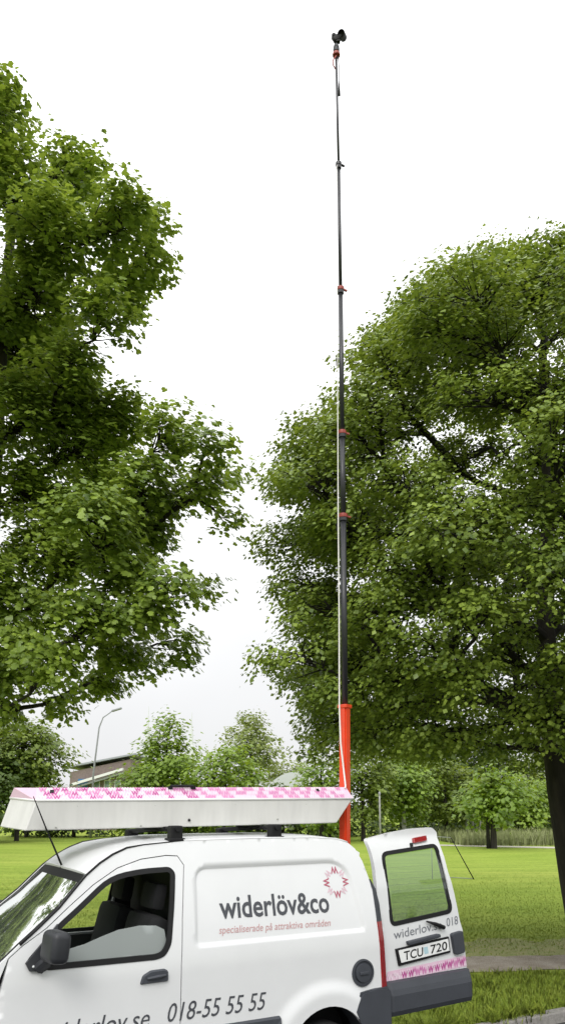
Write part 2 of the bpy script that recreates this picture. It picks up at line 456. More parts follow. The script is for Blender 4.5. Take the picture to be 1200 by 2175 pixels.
# recess of the blind side window
REC = rounded(backs([(413, 1842), (733, 1827), (776, 1977), (417, 2012)]), [.09, .16, .04, .05], 6)
def ss(t): t = min(1, max(0, t)); return t * t * (3 - 2 * t)
_rc = np.array(REC)
def yside(X, z, inset=0.0):
    y = ybase(X, z)
    if 1.25 < X < 2.75 and 1.05 < z < 1.68:
        p = np.array([[X, z]]); d = segdist(p, REC)[0]; d = d if inside(p, REC)[0] else -d
        y += .017 * ss((d + .002) / .014)
    for ax in (0.0, 2.3):                     # flared wheel arches
        r = math.hypot(X - ax, z - .34)
        if r < .52: y -= .028 * ss((.50 - r) / .10)
    return y + inset
def smap(X, z, inset=0.0): return (X, yside(X, z, inset), z)

VAN = thing('panel_van', 'white panel van with dark grey bumpers and its near rear door swung open', 'van',
            tuple(VO), R(90) - TH)

# ---- flank outlines in (X, z)
door_rear = [(390, 1838), (389, 1870), (387, 1950), (385, 2050), (383, 2150)]
door_top = [(20, 2037), (50, 2010), (100, 1973), (150, 1925), (200, 1880), (250, 1845), (300, 1826), (353, 1818), (377, 1819)]
DT = backs(door_top); DR = backs(door_rear)
DOOR = [(.17, .36), (.145, .60), (.15, .95)] + DT + DR + [(DR[-1][0], .36)]
sill = .33
gut = backs([(43, 2008), (83, 1971), (127, 1928), (183, 1860), (212, 1834), (240, 1815), (270, 1801)])
gut = [(.10, 1.09)] + gut + [(1.02, 1.755), (1.3, 1.775), (1.8, 1.78), (2.3, 1.775), (2.5, 1.762)]
REARX = [(2.60, 1.735), (2.655, 1.69), (2.70, 1.60), (2.725, 1.50), (2.745, 1.40), (2.745, 1.2), (2.755, .95), (2.765, .72), (2.765, .34)]
def arch(cx, r, a0, a1, n=20): return [(cx + r * math.cos(R(a0 + (a1 - a0) * i / n)), .34 + r * math.sin(R(a0 + (a1 - a0) * i / n))) for i in range(n + 1)]
grow = shrink(DOOR[::-1], -.006)[::-1] if False else None
def gapout(poly, d):
    q = shrink(poly, -d); return q
DO = gapout(DOOR, .006)
# rear quarter + cantrail + A pillar as one pressing, front cut away for the door
quarter = gut + REARX + arch(2.3, .325, 0, 180) + [(DO[-1][0], sill)] + [DO[-1]]
# follow the door gap upward along its rear edge and forward along its top
trail = DO[3:-1][::-1]
quarter = quarter + trail + [(.13, 1.0), (.10, 1.0)]
side = panel('side_panel', quarter, [], smap, .022, M['white'], VAN, .03, loops=[shrink(REC, -.002), shrink(REC, .012), shrink(REC, .024)])

WIN = backs([(56, 2044), (122, 1966), (160, 1932), (233, 1861), (300, 1846), (360, 1842), (371, 1853), (370, 1907), (363, 2007), (350, 2030), (333, 2037), (100, 2060)])
WIN = rounded(WIN, [.03, .2, .2, .15, .15, .03, .03, .1, .08, .05, .05, .03], 4)
fdoor = panel('front_door', DOOR, [WIN], smap, .03, M['white'], VAN, .035)
# fender
fend = [(.125, .36), (.135, .60), (.14, .985), (.095, 1.08), (-.10, 1.045), (-.35, .975), (-.55, .88), (-.60, .80), (-.60, .62)] + arch(0, .325, 180 - 23, 3, 18)[0:]
fend = [(.135, .36), (.135, .60), (.138, .985), (.095, 1.085), (-.10, 1.045), (-.35, .975), (-.52, .88), (-.56, .78), (-.56, .58), (-.33, .52)] + [(.325 * math.cos(R(a)), .34 + .325 * math.sin(R(a))) for a in range(145, 3, -8)]
fender = panel('fender', fend, [], smap, .035, M['white'], VAN, .03)
# dark inner skin so that shut lines and openings read dark
inner_o = [(.10, .40), (.15, 1.04), (.60, 1.54), (.80, 1.67), (1.0, 1.72), (2.5, 1.72), (2.66, 1.58), (2.72, 1.2), (2.73, .5), (2.66, .42)] + arch(2.3, .35, 8, 172) + [(1.9, .40)]
WINin = shrink(WIN, -.012)
inner = panel('inner_panel', inner_o, [WINin], lambda X, z, i=0: (X, ybase(X, z) + .05 + i, z), .06, M['interior'], VAN, 0)

# window seal: band around the opening
def band(name, poly, w, fmap, m, parent, off=.004, thick=.012, w_out=0.004):
    outer = shrink(poly, -w_out); inn = shrink(poly, w)
    bm = bmesh.new(); n = len(poly)
    L = []
    for k in range(n):
        L.append([bm.verts.new(fmap(outer[k][0], outer[k][1], 0.002)), bm.verts.new(fmap(outer[k][0], outer[k][1], -off)),
                  bm.verts.new(fmap(inn[k][0], inn[k][1], -off)), bm.verts.new(fmap(inn[k][0], inn[k][1], thick))])
    for k in range(n):
        a, b = L[k], L[(k + 1) % n]
        for j in range(3): bm.faces.new((a[j], b[j], b[j + 1], a[j + 1]))
    return obj(name, bm, m, parent)
seal = band('window_seal', WIN, .028, smap, M['black'], fdoor)
# lowered pane
PANE = backs([(118, 2046), (150, 2017), (180, 2008), (215, 1992), (255, 1976), (300, 1967), (335, 1967), (352, 1975), (357, 2000), (350, 2022), (330, 2032), (110, 2055)])
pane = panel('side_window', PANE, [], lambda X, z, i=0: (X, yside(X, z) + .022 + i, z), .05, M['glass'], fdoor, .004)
# mirror with its sail
mir = bmesh.new()
sailp = backs([(54, 2046), (122, 1962), (122, 1972), (112, 2010), (106, 2052), (94, 2062), (62, 2062)])
sail = [mir.verts.new((x, ybase(x, z) - .022, z)) for x, z in sailp]; sail2 = [mir.verts.new((x, ybase(x, z) + .004, z)) for x, z in sailp]
mir.faces.new(sail)
for k in range(len(sail)): mir.faces.new((sail[k], sail[(k + 1) % len(sail)], sail2[(k + 1) % len(sail)], sail2[k]))
mx_, mz_ = back(119, 2011, fy=-.93)
bm_box(mir, (mx_, -.93, mz_), (.11, .19, .172), Matrix.Rotation(R(8), 3, 'Z') @ Matrix.Rotation(R(6), 3, 'Y'), .036, 4)
bm_tube(mir, [(.36, -.79, 1.10), (mx_ - .01, -.85, mz_ - .075), (mx_, -.90, mz_ - .06)], [.035, .03, .025], 8)
mirror = obj('door_mirror', mir, M['mirror'], fdoor, 'auto')
for px in ((70, 2052), (87, 2050)):
    x, z = back(*px); bm = bmesh.new(); bmesh.ops.create_icosphere(bm, subdivisions=1, radius=.009, matrix=Matrix.Translation((x, ybase(x, z) - .024, z)))
    obj('screw_cap', bm, M['clearlens'], fdoor, True)
# handle: D-shaped recess plate and grip
HD = rounded(backs([(297, 2092), (303, 2072), (320, 2061), (350, 2057), (358, 2062), (358, 2084)]), [.012] * 6, 3)
hb = bmesh.new(); n_ = len(HD)
o1 = [hb.verts.new(smap(x, z, .0)) for x, z in HD]; i1 = [hb.verts.new(smap(x, z, -.016)) for x, z in shrink(HD, .008)]
for k in range(n_): hb.faces.new((o1[k], o1[(k + 1) % n_], i1[(k + 1) % n_], i1[k]))
hb.faces.new(i1)
xa, za = back(312, 2078); xb, zb = back(350, 2070)
bm_tube(hb, [smap(xa, za, -.018), smap((xa + xb) / 2, (za + zb) / 2 + .003, -.032), smap(xb, zb, -.02)], [.008, .011, .008], 8)
handle = obj('door_handle', hb, M['dark'], fdoor, 'auto')
hs = rounded([(xa - .05, za - .075), (xb + .03, za - .065), (xb + .03, za + .0), (xa - .05, za - .01)], .03, 4)

# fuel cap
fx, fz = back(770, 2066)
fm = Matrix.Translation((fx, yside(fx, fz) - .001, fz)) @ Matrix.Rotation(R(90), 4, 'X')
bm = bmesh.new(); bm_lathe(bm, [(.093, -.004), (.092, .008), (.080, .010), (.078, .002), (.066, .000), (.062, .014), (.03, .016), (.0005, .016)], fm, 32)
bm_box(bm, fm @ Vector((0, 0, .02)), (.075, .012, .022), None, .004)
cap = obj('fuel_cap', bm, M['dark'], side, 'auto')

# rub strips
def strip(name, x0, x1, z0, z1, parent, out=.022):
    bm = bmesh.new(); n = 14; L = []
    for i in range(n + 1):
        X = x0 + (x1 - x0) * i / n
        L.append([bm.verts.new((X, yside(X, z) - o_, z)) for z, o_ in ((z0, -.004), (z0 + .012, out), (z1 - .014, out), (z1, -.004))])
    for a, b in zip(L, L[1:]):
        for j in range(3): bm.faces.new((a[j], b[j], b[j + 1], a[j + 1]))
    bm.faces.new(L[0]); bm.faces.new(L[-1][::-1])
    return obj(name, bm, M['dark'], parent)
st1 = strip('rub_strip', 1.245, 1.925, .565, .652, side); st2 = strip('rub_strip', .19, 1.215, .565, .652, fdoor)
sill_o = strip('sill', .36, 1.96, .20, .335, VAN, .005)

# rear bumper corner
rb = bmesh.new()
prof = [(2.505, .60), (2.53, .66), (2.57, .722), (2.70, .735), (2.80, .735), (2.83, .70), (2.83, .36), (2.80, .28), (2.545, .28), (2.62, .36), (2.615, .45), (2.575, .52)]
fo = [rb.verts.new((x, ybase(x, .6) - .032, z)) for x, z in prof]; fi = [rb.verts.new((x, ybase(x, .6) + .16, z)) for x, z in prof]
rb.faces.new(fo); rb.faces.new(fi[::-1])
for k in range(len(prof)): rb.faces.new((fo[k], fo[(k + 1) % len(prof)], fi[(k + 1) % len(prof)], fi[k]))
bmesh.ops.bevel(rb, geom=[e for e in rb.edges if e.verts[0] in fo and e.verts[1] in fo], offset=.014, segments=2, affect='EDGES')
rbump = obj('rear_bumper_corner', rb, M['dark'], VAN)

# tail light down the rear pillar
tl = bmesh.new(); L = []
zs = [.735, .9, 1.05, 1.18, 1.3, 1.4, 1.47]
for z in zs:
    xr = np.interp(-z, [-q[1] for q in REARX], [q[0] for q in REARX])
    w = .052 if z < 1.4 else (.04 if z < 1.45 else .02)
    L.append([tl.verts.new((xr - .003, ybase(xr, z) + .004, z)), tl.verts.new((xr + .004, ybase(xr, z) - .010, z)), tl.verts.new((xr + w, ybase(xr, z) + .012, z)), tl.verts.new((xr + w, ybase(xr, z) + .09, z))])
for q, (a, b) in enumerate(zip(L, L[1:])):
    for j in range(3):
        f = tl.faces.new((a[j], b[j], b[j + 1], a[j + 1])); f.material_index = 0 if zs[q] < 1.18 else 1
tail = obj('tail_light', tl, [M['redlens'], M['dark']], VAN)

# ---- roof
def roofz(X, v):                               # v in -1..1 across
    zc = np.interp(X, [.58, .648, .70, .76, .82, .90, 1.04, 1.2, 1.5, 2.2, 2.42, 2.54, 2.62, 2.68], [1.57, 1.615, 1.662, 1.698, 1.722, 1.747, 1.773, 1.788, 1.797, 1.797, 1.788, 1.772, 1.745, 1.70])
    ge = np.interp(X, [g[0] for g in gut] + [2.60, 2.68], [g[1] for g in gut] + [1.735, 1.66])
    return zc, ge
bm = bmesh.new(); rows = []
xs = list(np.linspace(.648, 1.1, 14)) + list(np.linspace(1.2, 2.4, 10)) + [2.47, 2.54, 2.58, 2.62, 2.66, 2.69]
vsn = np.linspace(-1, 1, 25)
for X in xs:
    zc, ge = roofz(X, 0); ye = ybase(X, ge); hw = YC - ye
    row = []
    for v in vsn:
        s_ = abs(v) ** 2.6
        bow = -.045 * (1 - v * v) * max(0, 1 - (X - .648) / .3)
        tp = (1 - (1 - abs(v)) ** 1.0)
        row.append(bm.verts.new((X + bow, YC + hw * v, zc + (ge - zc) * (s_ * .75 + .25 * abs(v) ** 10))))
    rows.append(row)
for a, b in zip(rows, rows[1:]):
    for j in range(len(a) - 1): bm.faces.new((a[j], b[j], b[j + 1], a[j + 1]))
    for j, sg in ((0, 1), (len(a) - 1, -1)):   # turned-down lip behind the flank's top edge
        q = [bm.verts.new(v.co + Vector((0, sg * .004, -.03))) for v in (a[j], b[j])]
        bm.faces.new((a[j], b[j], q[1], q[0]))
roof = obj('roof', bm, M['white'], VAN, True)
# drip moulding: thin dark line along pillar and roof edge
gp = [(x, ybase(x, z) - .002, z + .002) for x, z in gut[1:]] 
drip = tube_obj('roof_moulding', gp[:9], [.007] * 6 + [.006, .004, .003], M['black'], VAN, 6)

sp_ = [g for g in gut if g[0] >= 1.3] + [(2.56, 1.748), (2.60, 1.735)]
bead = tube_obj('roof_seam', [(x, ybase(x, z) + .004, z + .001) for x, z in sp_], .0075, M['white'], VAN, 6)
# ---- windscreen between the pillars
pil = gut[0:5]
def wsp(t, v):
    """t 0 cowl..1 header ; v -1 near..1 far"""
    k = np.linspace(0, 1, len(pil)); X = np.interp(t, k, [p[0] for p in pil]); z = np.interp(t, k, [p[1] for p in pil])
    y = ybase(X, z) + .004; hw = YC - y
    return (X + .012 - (.10 * (1 - t) + .045 * t) * (1 - v * v), YC + hw * v, z + .018 * (1 - v * v) * t - .03 * (1 - t) * (1 - v * v))
bm = bmesh.new(); nt_, nv_ = 16, 20; G = [[bm.verts.new(wsp(i / nt_, -1 + 2 * j / nv_)) for j in range(nv_ + 1)] for i in range(nt_ + 1)]
for i in range(nt_):
    for j in range(nv_):
        f = bm.faces.new((G[i][j], G[i][j + 1], G[i + 1][j + 1], G[i + 1][j])); f.smooth = True
        if i == 0 or i == nt_ - 1 or j in (0, nv_ - 1): f.material_index = 1
me = bpy.data.meshes.new('windscreen'); bm.to_mesh(me); bm.free()
wscreen = link('windscreen', me, [M['wsglass'], M['black']], VAN)
# header rail joining roof and glass
bm = bmesh.new(); a = [bm.verts.new(wsp(1, v)) for v in vsn]
b = [bm.verts.new((xs[0] + -.045 * (1 - v * v), YC + (YC - ybase(xs[0], roofz(xs[0], 0)[1])) * v, roofz(xs[0], 0)[0] + (roofz(xs[0], 0)[1] - roofz(xs[0], 0)[0]) * (abs(v) ** 2.6 * .75 + .25 * abs(v) ** 10))) for v in vsn]
for j in range(len(a) - 1): bm.faces.new((a[j], b[j], b[j + 1], a[j + 1]))
hdr = obj('windscreen_header', bm, M['white'], VAN, True)
# wipers on the screen
for v0, v1 in ((-.55, -.05), (.05, .6)):
    p = [Vector(wsp(.03 + .05 * q, v0 + (v1 - v0) * q)) + Vector((-.015, 0, .012)) for q in (0, .3, .6, 1)]
    tube_obj('wiper', p, [.01, .008, .007, .006], M['black'], VAN, 6)
# bonnet
bm = bmesh.new(); rows = []
bp = [(.10, 1.075), (-.05, 1.055), (-.2, 1.02), (-.35, .975), (-.47, .91), (-.55, .82), (-.585, .72)]
for X, z in bp:
    hw = YC - ybase(X, .95) - .012
    rows.append([bm.verts.new((X - .07 * (1 - v * v), YC + hw * v, z + .03 * (1 - v * v) - .02 * abs(v) ** 6)) for v in np.linspace(-1, 1, 17)])
for a, b in zip(rows, rows[1:]):
    for j in range(16): bm.faces.new((a[j], b[j], b[j + 1], a[j + 1]))
bonnet = obj('bonnet', bm, M['white'], VAN, True)
bm = bmesh.new(); bm_box(bm, (-.60, YC, .47), (.20, 1.27, .36), None, .06); obj('front_bumper', bm, M['dark'], VAN, 'auto')
bm = bmesh.new(); bm_box(bm, (-.62, YC, .72), (.05, .60, .12), None, .015); obj('grille', bm, M['black'], VAN)
for s_ in (-1, 1):
    bm = bmesh.new(); bm_box(bm, (-.56, YC + s_ * .45, .76), (.14, .26, .17), Matrix.Rotation(R(-s_ * 18), 3, 'Z'), .04); obj('headlight', bm, M['clearlens'], VAN, 'auto')

# ---- wheels
def wheel(X, y, s_):
    m = Matrix.Translation((X, y, .245)) @ Matrix.Rotation(R(90) * s_, 4, 'X')
    bm = bmesh.new(); bm_lathe(bm, [(.19, -.08), (.215, -.088), (.285, -.082), (.302, -.055), (.305, 0), (.302, .055), (.285, .082), (.215, .088), (.19, .08)], m, 36)
    t = obj('wheel', bm, M['tyre'], VAN, 'auto')
    bm = bmesh.new(); bm_lathe(bm, [(.195, -.06), (.195, .074), (.18, .078), (.17, .05), (.10, .035), (.06, .06), (.001, .062)], m, 28)
    obj('rim', bm, M['rim'], t, 'auto')
for X in (0.0, 2.3):
    wheel(X, -.68, 1); wheel(X, 2 * YC + .68, -1)
# wheel wells
for X in (0.0, 2.3):
    for s_ in (0, 1):
        bm = bmesh.new(); y0 = -.765; y1 = -.50
        if s_: y0, y1 = 2 * YC - y0, 2 * YC - y1
        a = [bm.verts.new((X + .335 * math.cos(R(q)), y0, .34 + .335 * math.sin(R(q)))) for q in range(-20, 201, 10)]
        b = [bm.verts.new((v.co.x, y1, v.co.z)) for v in a]
        for k in range(len(a) - 1): bm.faces.new((a[k], a[k + 1], b[k + 1], b[k]))
        bm.faces.new(b)
        obj('wheel_arch_liner', bm, M['black'], VAN)

# ---- cabin
bm = bmesh.new(); bm_box(bm, (.30, YC, .98), (.40, 1.16, .22), None, .06); obj('dashboard', bm, M['interior'], VAN, 'auto')
bm = bmesh.new()
sw = Matrix.Translation((.52, -.44, 1.03)) @ Matrix.Rotation(R(-62), 4, 'Y')
bm_tube(bm, [sw @ Vector((.18 * math.cos(q * PI / 12), .18 * math.sin(q * PI / 12), 0)) for q in range(25)], .015, 8)
bm_tube(bm, [sw @ Vector((-.17, 0, 0)), sw @ Vector((.17, 0, 0))], .014, 6); bm_tube(bm, [sw @ Vector((0, 0, 0)), sw @ Vector((0, 0, -.2))], .03, 8)
obj('steering_wheel', bm, M['interior'], VAN, True)
for y in (-.45, .16):
    bm = bmesh.new(); bm_box(bm, (.84, y, .70), (.46, .46, .16), None, .05)
    seat = obj('seat', bm, M['seat'], VAN, 'auto')
    bm = bmesh.new(); bm_box(bm, (1.06, y, 1.02), (.15, .44, .60), Matrix.Rotation(R(14), 3, 'Y'), .06); obj('backrest', bm, M['seat'], seat, 'auto')
    bm = bmesh.new(); bm_box(bm, (1.16, y, 1.42), (.09, .25, .17), Matrix.Rotation(R(10), 3, 'Y'), .035); obj('headrest', bm, M['seat'], seat, 'auto')
bm = bmesh.new(); bm_box(bm, (1.30, YC, 1.02), (.03, .94, 1.24)); obj('bulkhead', bm, M['interior'], VAN)
bm = bmesh.new(); bm_box(bm, (1.42, YC, .415), (2.5, .90, .03)); obj('floor_pan', bm, M['interior'], VAN)
hl = bmesh.new(); rows = []
for X in (.75, .9, 1.1, 1.5, 2.5):
    zc, ge = roofz(X, 0); rows.append([hl.verts.new((X, YC + .40 * v, zc - .06)) for v in (-1, 0, 1)])
for a, b in zip(rows, rows[1:]):
    for j in range(2): hl.faces.new((a[j], b[j], b[j + 1], a[j + 1]))
obj('headlining', hl, M['interior'], VAN)
# rear-view mirror shape and rear frame
bm = bmesh.new()
for sg in (-1, 1):
    bm_tube(bm, [(X - .07, YC + sg * (YC - ybase(X, z) - .075), z) for X, z in ((2.765, .5), (2.755, .95), (2.745, 1.2), (2.74, 1.4), (2.69, 1.6))], .035, 6)
bm_box(bm, (2.72, YC, .52), (.10, 1.0, .12)); bm_box(bm, (2.58, YC, 1.68), (.05, .9, .05))
obj('rear_frame', bm, M['white'], VAN)
# far flank copies
for o in (side, fender, inner, rbump, tail, drip, bead): mirror_copy(o, VAN)
fd2 = mirror_copy(fdoor, VAN); mirror_copy(seal, fd2); mirror_copy(mirror, fd2); mirror_copy(handle, fd2); mirror_copy(st2, fd2)
mirror_copy(sill_o, VAN)
full = shrink(WIN, .01)
# ---- rear doors
DANG = R(5); HX, HY = 2.79, -.72
DD = np.array([math.cos(DANG), math.sin(DANG)]); DN = np.array([math.sin(DANG), -math.cos(DANG)])
def xo(z): return float(np.interp(z, [.3, 1.0, 1.2, 1.41, 1.6, 1.7, 1.76], [0, -.003, -.015, -.035, -.08, -.12, -.16]))
def dmap(u, z, inset=0.0):
    p = np.array([HX, HY]) + DD * u + DN * (xo(z) - inset); return (p[0], p[1], z)
DA_w = AX * DD[0] + NX * DD[1]; DN_w = AX * DN[0] + NX * DN[1]
def dback(px, py, out=0.0):
    r = ray(px, py); z = 1.0; h = VO + AX * HX + NX * HY; eye = np.array([0, 0, EYE])
    for _ in range(60):
        base = h + DN_w * (xo(z) + out); t = ((base - eye) @ DN_w) / (r @ DN_w); w = eye + r * t; z = w[2]
    return (float((w - base) @ DA_w), float(z))
def dbacks(l, out=0.0): return [dback(*p, out=out) for p in l]
rd_out = dbacks([(776, 1783), (827, 1769), (872, 1760.5), (917, 1757), (927, 1768), (934, 1796), (951, 1852), (964, 1897), (976, 1956), (982, 1976), (991, 2058), (817, 2095), (812, 2040), (806, 1965), (800, 1897), (796, 1848), (789, 1814)])
rd_win = rounded(dbacks([(807, 1811), (925, 1792), (960, 1938), (829, 1968)]), [.07, .05, .06, .06], 5)
rdoor = panel('rear_door', rounded(rd_out, [.03] + [.01] * 2 + [.03, .01] + [0] * 12, 3), [rd_win], dmap, .03, M['white'], VAN, .035)
inn_d = panel('door_lining', shrink(rd_out, .02), [shrink(rd_win, -.01)], lambda u, z, i=0: dmap(u, z, .045), .08, M['white'], rdoor, 0)
band('window_seal', rd_win, .026, dmap, M['black'], rdoor, .004, .012)
rwin = panel('rear_window', shrink(rd_win, .012), [], lambda u, z, i=0: dmap(u, z, .008 + i), .08, M['rearglass'], rdoor, 0)
# heater wires
bm = bmesh.new(); zc_ = np.linspace(1.12, 1.54, 11)
for z in zc_:
    us = [q[0] for q in rd_win]; 
    uu = np.linspace(min(us), max(us), 60); pp = inside(np.stack([uu, np.full(60, z)], 1), shrink(rd_win, .04)); uu = uu[pp]
    if len(uu): bm_tube(bm, [dmap(uu[0], z, .010), dmap(uu[-1], z, .010)], .0007, 3)
obj('heater_wires', bm, M['inklight'], rwin)
# bumper section on the door
bl, br = dback(818, 2094, .02)[0], dback(1000, 2060, .05)[0]
bprof = [(-.01, .752), (.045, .745), (.062, .70), (.072, .66), (.072, .555), (.055, .52), (-.01, .505)]
bm = bmesh.new(); L = []
for u, sc in ((bl, .75), (bl + .03, 1), (br - .05, 1), (br - .015, .9), (br, .55)):
    L.append([bm.verts.new(dmap(u, z, -o_ * sc)) for o_, z in bprof])
for a, b in zip(L, L[1:]):
    for j in range(len(bprof) - 1): bm.faces.new((a[j], b[j], b[j + 1], a[j + 1]))
bm.faces.new(L[0]); bm.faces.new(L[-1])
obj('bumper_section', bm, M['dark'], rdoor)
def dplate(name, px, out, thick, m, r=.01, bev=.006):
    P = rounded(dbacks(px, out), r, 4); n = len(P)
    bm = bmesh.new(); a = [bm.verts.new(dmap(u, z, .002)) for u, z in P]; b = [bm.verts.new(dmap(u, z, -thick + bev * .5)) for u, z in P]
    c = [bm.verts.new(dmap(u, z, -thick)) for u, z in shrink(P, bev)]
    for k in range(n):
        k2 = (k + 1) % n; bm.faces.new((a[k], a[k2], b[k2], b[k])); bm.faces.new((b[k], b[k2], c[k2], c[k]))
    bm.faces.new(c); return obj(name, bm, m, rdoor)
dplate('brake_light', [(876, 1780), (904, 1774), (905, 1785), (877, 1791)], .01, .022, M['redlens'], .012)
dplate('washer_jet', [(871, 1791), (875, 1790), (875, 1798), (872, 1799)], .01, .02, M['black'], .003, .002)
dplate('lock_cover', [(956, 1983), (979, 1976), (984, 2022), (964, 2028)], .01, .03, M['dark'], .02)
dplate('grab_handle', [(865, 2000), (932, 1983), (934, 1990), (867, 2008)], .02, .035, M['dark'], .012)
pf = dplate('plate_frame', [(840, 2016), (952, 1989), (956, 2023), (847, 2052)], .01, .014, M['black'], .004, .004)
pl_px = dbacks([(846, 2019), (951, 1994), (954, 2019), (852, 2045)], .016)
bm = bmesh.new(); a = [bm.verts.new(dmap(u, z, -.0165)) for u, z in pl_px]; bm.faces.new(a)
b = [bm.verts.new(dmap(u, z, -.012)) for u, z in pl_px]
for k in range(4): bm.faces.new((a[k], a[(k + 1) % 4], b[(k + 1) % 4], b[k]))
pl_bm_px = pl_px
licplate = obj('number_plate', bm, M['plate'], rdoor)
# wiper on the rear window
w_ = [dmap(*dback(905, 1957, .02), -.022), dmap(*dback(925, 1963, .02), -.024), dmap(*dback(942, 1970, .02), -.022)]
tube_obj('rear_wiper', w_, [.006, .014, .017], M['black'], rdoor, 8)
# closed far half of the rear doors
fr_out = [(.0, 1.74), (.42, 1.72), (.44, 1.6), (.45, 1.2), (.455, .76), (.0, .76)]
fmap2 = lambda a_, z, i=0: (2.765 + xo(z) - i, .06 + a_, z)
fw = rounded([(.06, 1.64), (.36, 1.62), (.38, 1.12), (.06, 1.12)], .05, 4)
rd2 = panel('rear_door', fr_out, [fw], fmap2, .06, M['white'], VAN, .03)
panel('rear_window', shrink(fw, .0), [], lambda a_, z, i=0: fmap2(a_, z, .01), .1, M['rearglass'], rd2, 0)
bm = bmesh.new(); bm_box(bm, (2.80, .29, .63), (.09, .46, .24), None, .02); obj('bumper_section', bm, M['dark'], rd2)

# ------------------------------------------------------------------ lettering
def textmesh(s, off=0.0, shear=0.0, spacing=1.0):
    cu = bpy.data.curves.new('txt', 'FONT'); cu.body = s; cu.offset = off; cu.shear = shear; cu.space_character = spacing
    cu.resolution_u = 3
    o = bpy.data.objects.new('txt', cu); C.objects.link(o)
    dg = bpy.context.evaluated_depsgraph_get(); me = bpy.data.meshes.new_from_object(o.evaluated_get(dg))
    v = np.array([tuple(x.co)[:2] for x in me.vertices]); f = [tuple(p.vertices) for p in me.polygons]
    bpy.data.objects.remove(o); bpy.data.curves.remove(cu); bpy.data.meshes.remove(me)
    return v, f
CAPH = None
def lettering(name, s, p0, p1, h, fmap, m, parent, off=0.0, shear=0.0, lift=-.0025, spacing=1.0):
    """p0,p1: baseline ends on the surface; h: cap height vector length"""
    v, f = textmesh(s, off, shear, spacing)
    x0, x1 = v[:, 0].min(), v[:, 0].max(); hh, _ = textmesh('H', 0); ch = hh[:, 1].max()
    p0, p1 = np.array(p0), np.array(p1)
    bm = bmesh.new(); vv = []
    for x, y in v:
        q = p0 + (p1 - p0) * ((x - x0) / (x1 - x0)) + np.array([0, h]) * (y / ch)
        vv.append(bm.verts.new(fmap(q[0], q[1], lift)))
    for t in f:
        try: bm.faces.new([vv[i] for i in t])
        except ValueError: pass
    me = bpy.data.meshes.new(name); bm.to_mesh(me); bm.free()
    return link(name, me, m, parent)
lettering('company_name', 'widerlöv&co', back(470, 1951), back(703, 1937), .132, smap, M['ink'], side, off=.019)
lettering('slogan', 'specialiserade på attraktiva områden', back(468, 1984), back(705, 1967), .044, smap, M['inkred'], side, shear=.2, off=.002)
lettering('phone_number', '018-55 55 55', back(356, 2171), back(565, 2143), .105, smap, M['ink'], side if False else side, shear=.25, off=.0)
lettering('web_address', 'widerlov.se', back(96, 2217), back(318, 2180), .105, smap, M['ink'], fdoor, shear=.25)
lettering('web_address', 'widerlov.se', dback(836, 1995), dback(938, 1972), .062, dmap, M['inklight'], rdoor)
lettering('phone_number', '018', dback(948, 1968), dback(972, 1962.5), .062, dmap, M['inklight'], rdoor)
pm = lambda u, z, i=0: dmap(u, z, -.018)
c0, c1, c2, c3 = [np.array(p) for p in pl_px]      # TL TR BR BL
def plt(a_, b_): return c3 * (1 - a_) * (1 - b_) + c2 * a_ * (1 - b_) + c1 * a_ * b_ + c0 * (1 - a_) * b_
hgt = (c0 - c3)[1] * .68
lettering('plate_lettering', 'TCU', plt(.06, .14), plt(.445, .14), hgt, pm, M['black'], licplate, off=.012)
lettering('plate_lettering', '720', plt(.60, .14), plt(.955, .14), hgt, pm, M['black'], licplate, off=.012)
bm = bmesh.new(); bm.faces.new([bm.verts.new(pm(*plt(a_, b_))) for a_, b_ in ((.475, .22), (.56, .22), (.56, .78), (.475, .78))]); obj('plate_sticker', bm, M['sticker'], licplate)

WV, WF = textmesh('W', .03); WV = WV - (WV.min(0) + WV.max(0)) / 2; WV = WV / (WV[:, 1].max() - WV[:, 1].min())
def wset(name, items, fmap, mats, parent, lift=-.0025):
    """items: (a, b, width, height, rotation, material index)"""
    bm = bmesh.new()
    wx = WV[:, 0].max() - WV[:, 0].min()
    for a_, b_, w, h, rot, mi in items:
        cs, sn = math.cos(rot), math.sin(rot); vv = []
        for x, y in WV:
            x_, y_ = x / wx * w, y * h
            vv.append(bm.verts.new(fmap(a_ + x_ * cs - y_ * sn, b_ + x_ * sn + y_ * cs, lift)))
        for t in WF:
            f = bm.faces.new([vv[i] for i in t]); f.material_index = mi
    me = bpy.data.meshes.new(name); bm.to_mesh(me); bm.free()
    return link(name, me, mats, parent)
lx, lz = back(716, 1874)
ring = []
for q in range(8):
    a_ = PI / 2 - q * PI / 4; rr = .083
    ring.append((lx + rr * math.cos(a_), lz + rr * math.sin(a_), .062 if q % 2 == 0 else .052, .05, a_ + PI / 2 + (PI if True else 0) * 0, 0 if q % 2 == 0 else 1))
wset('emblem', ring, smap, [M['logored'], M['logopale']], side)
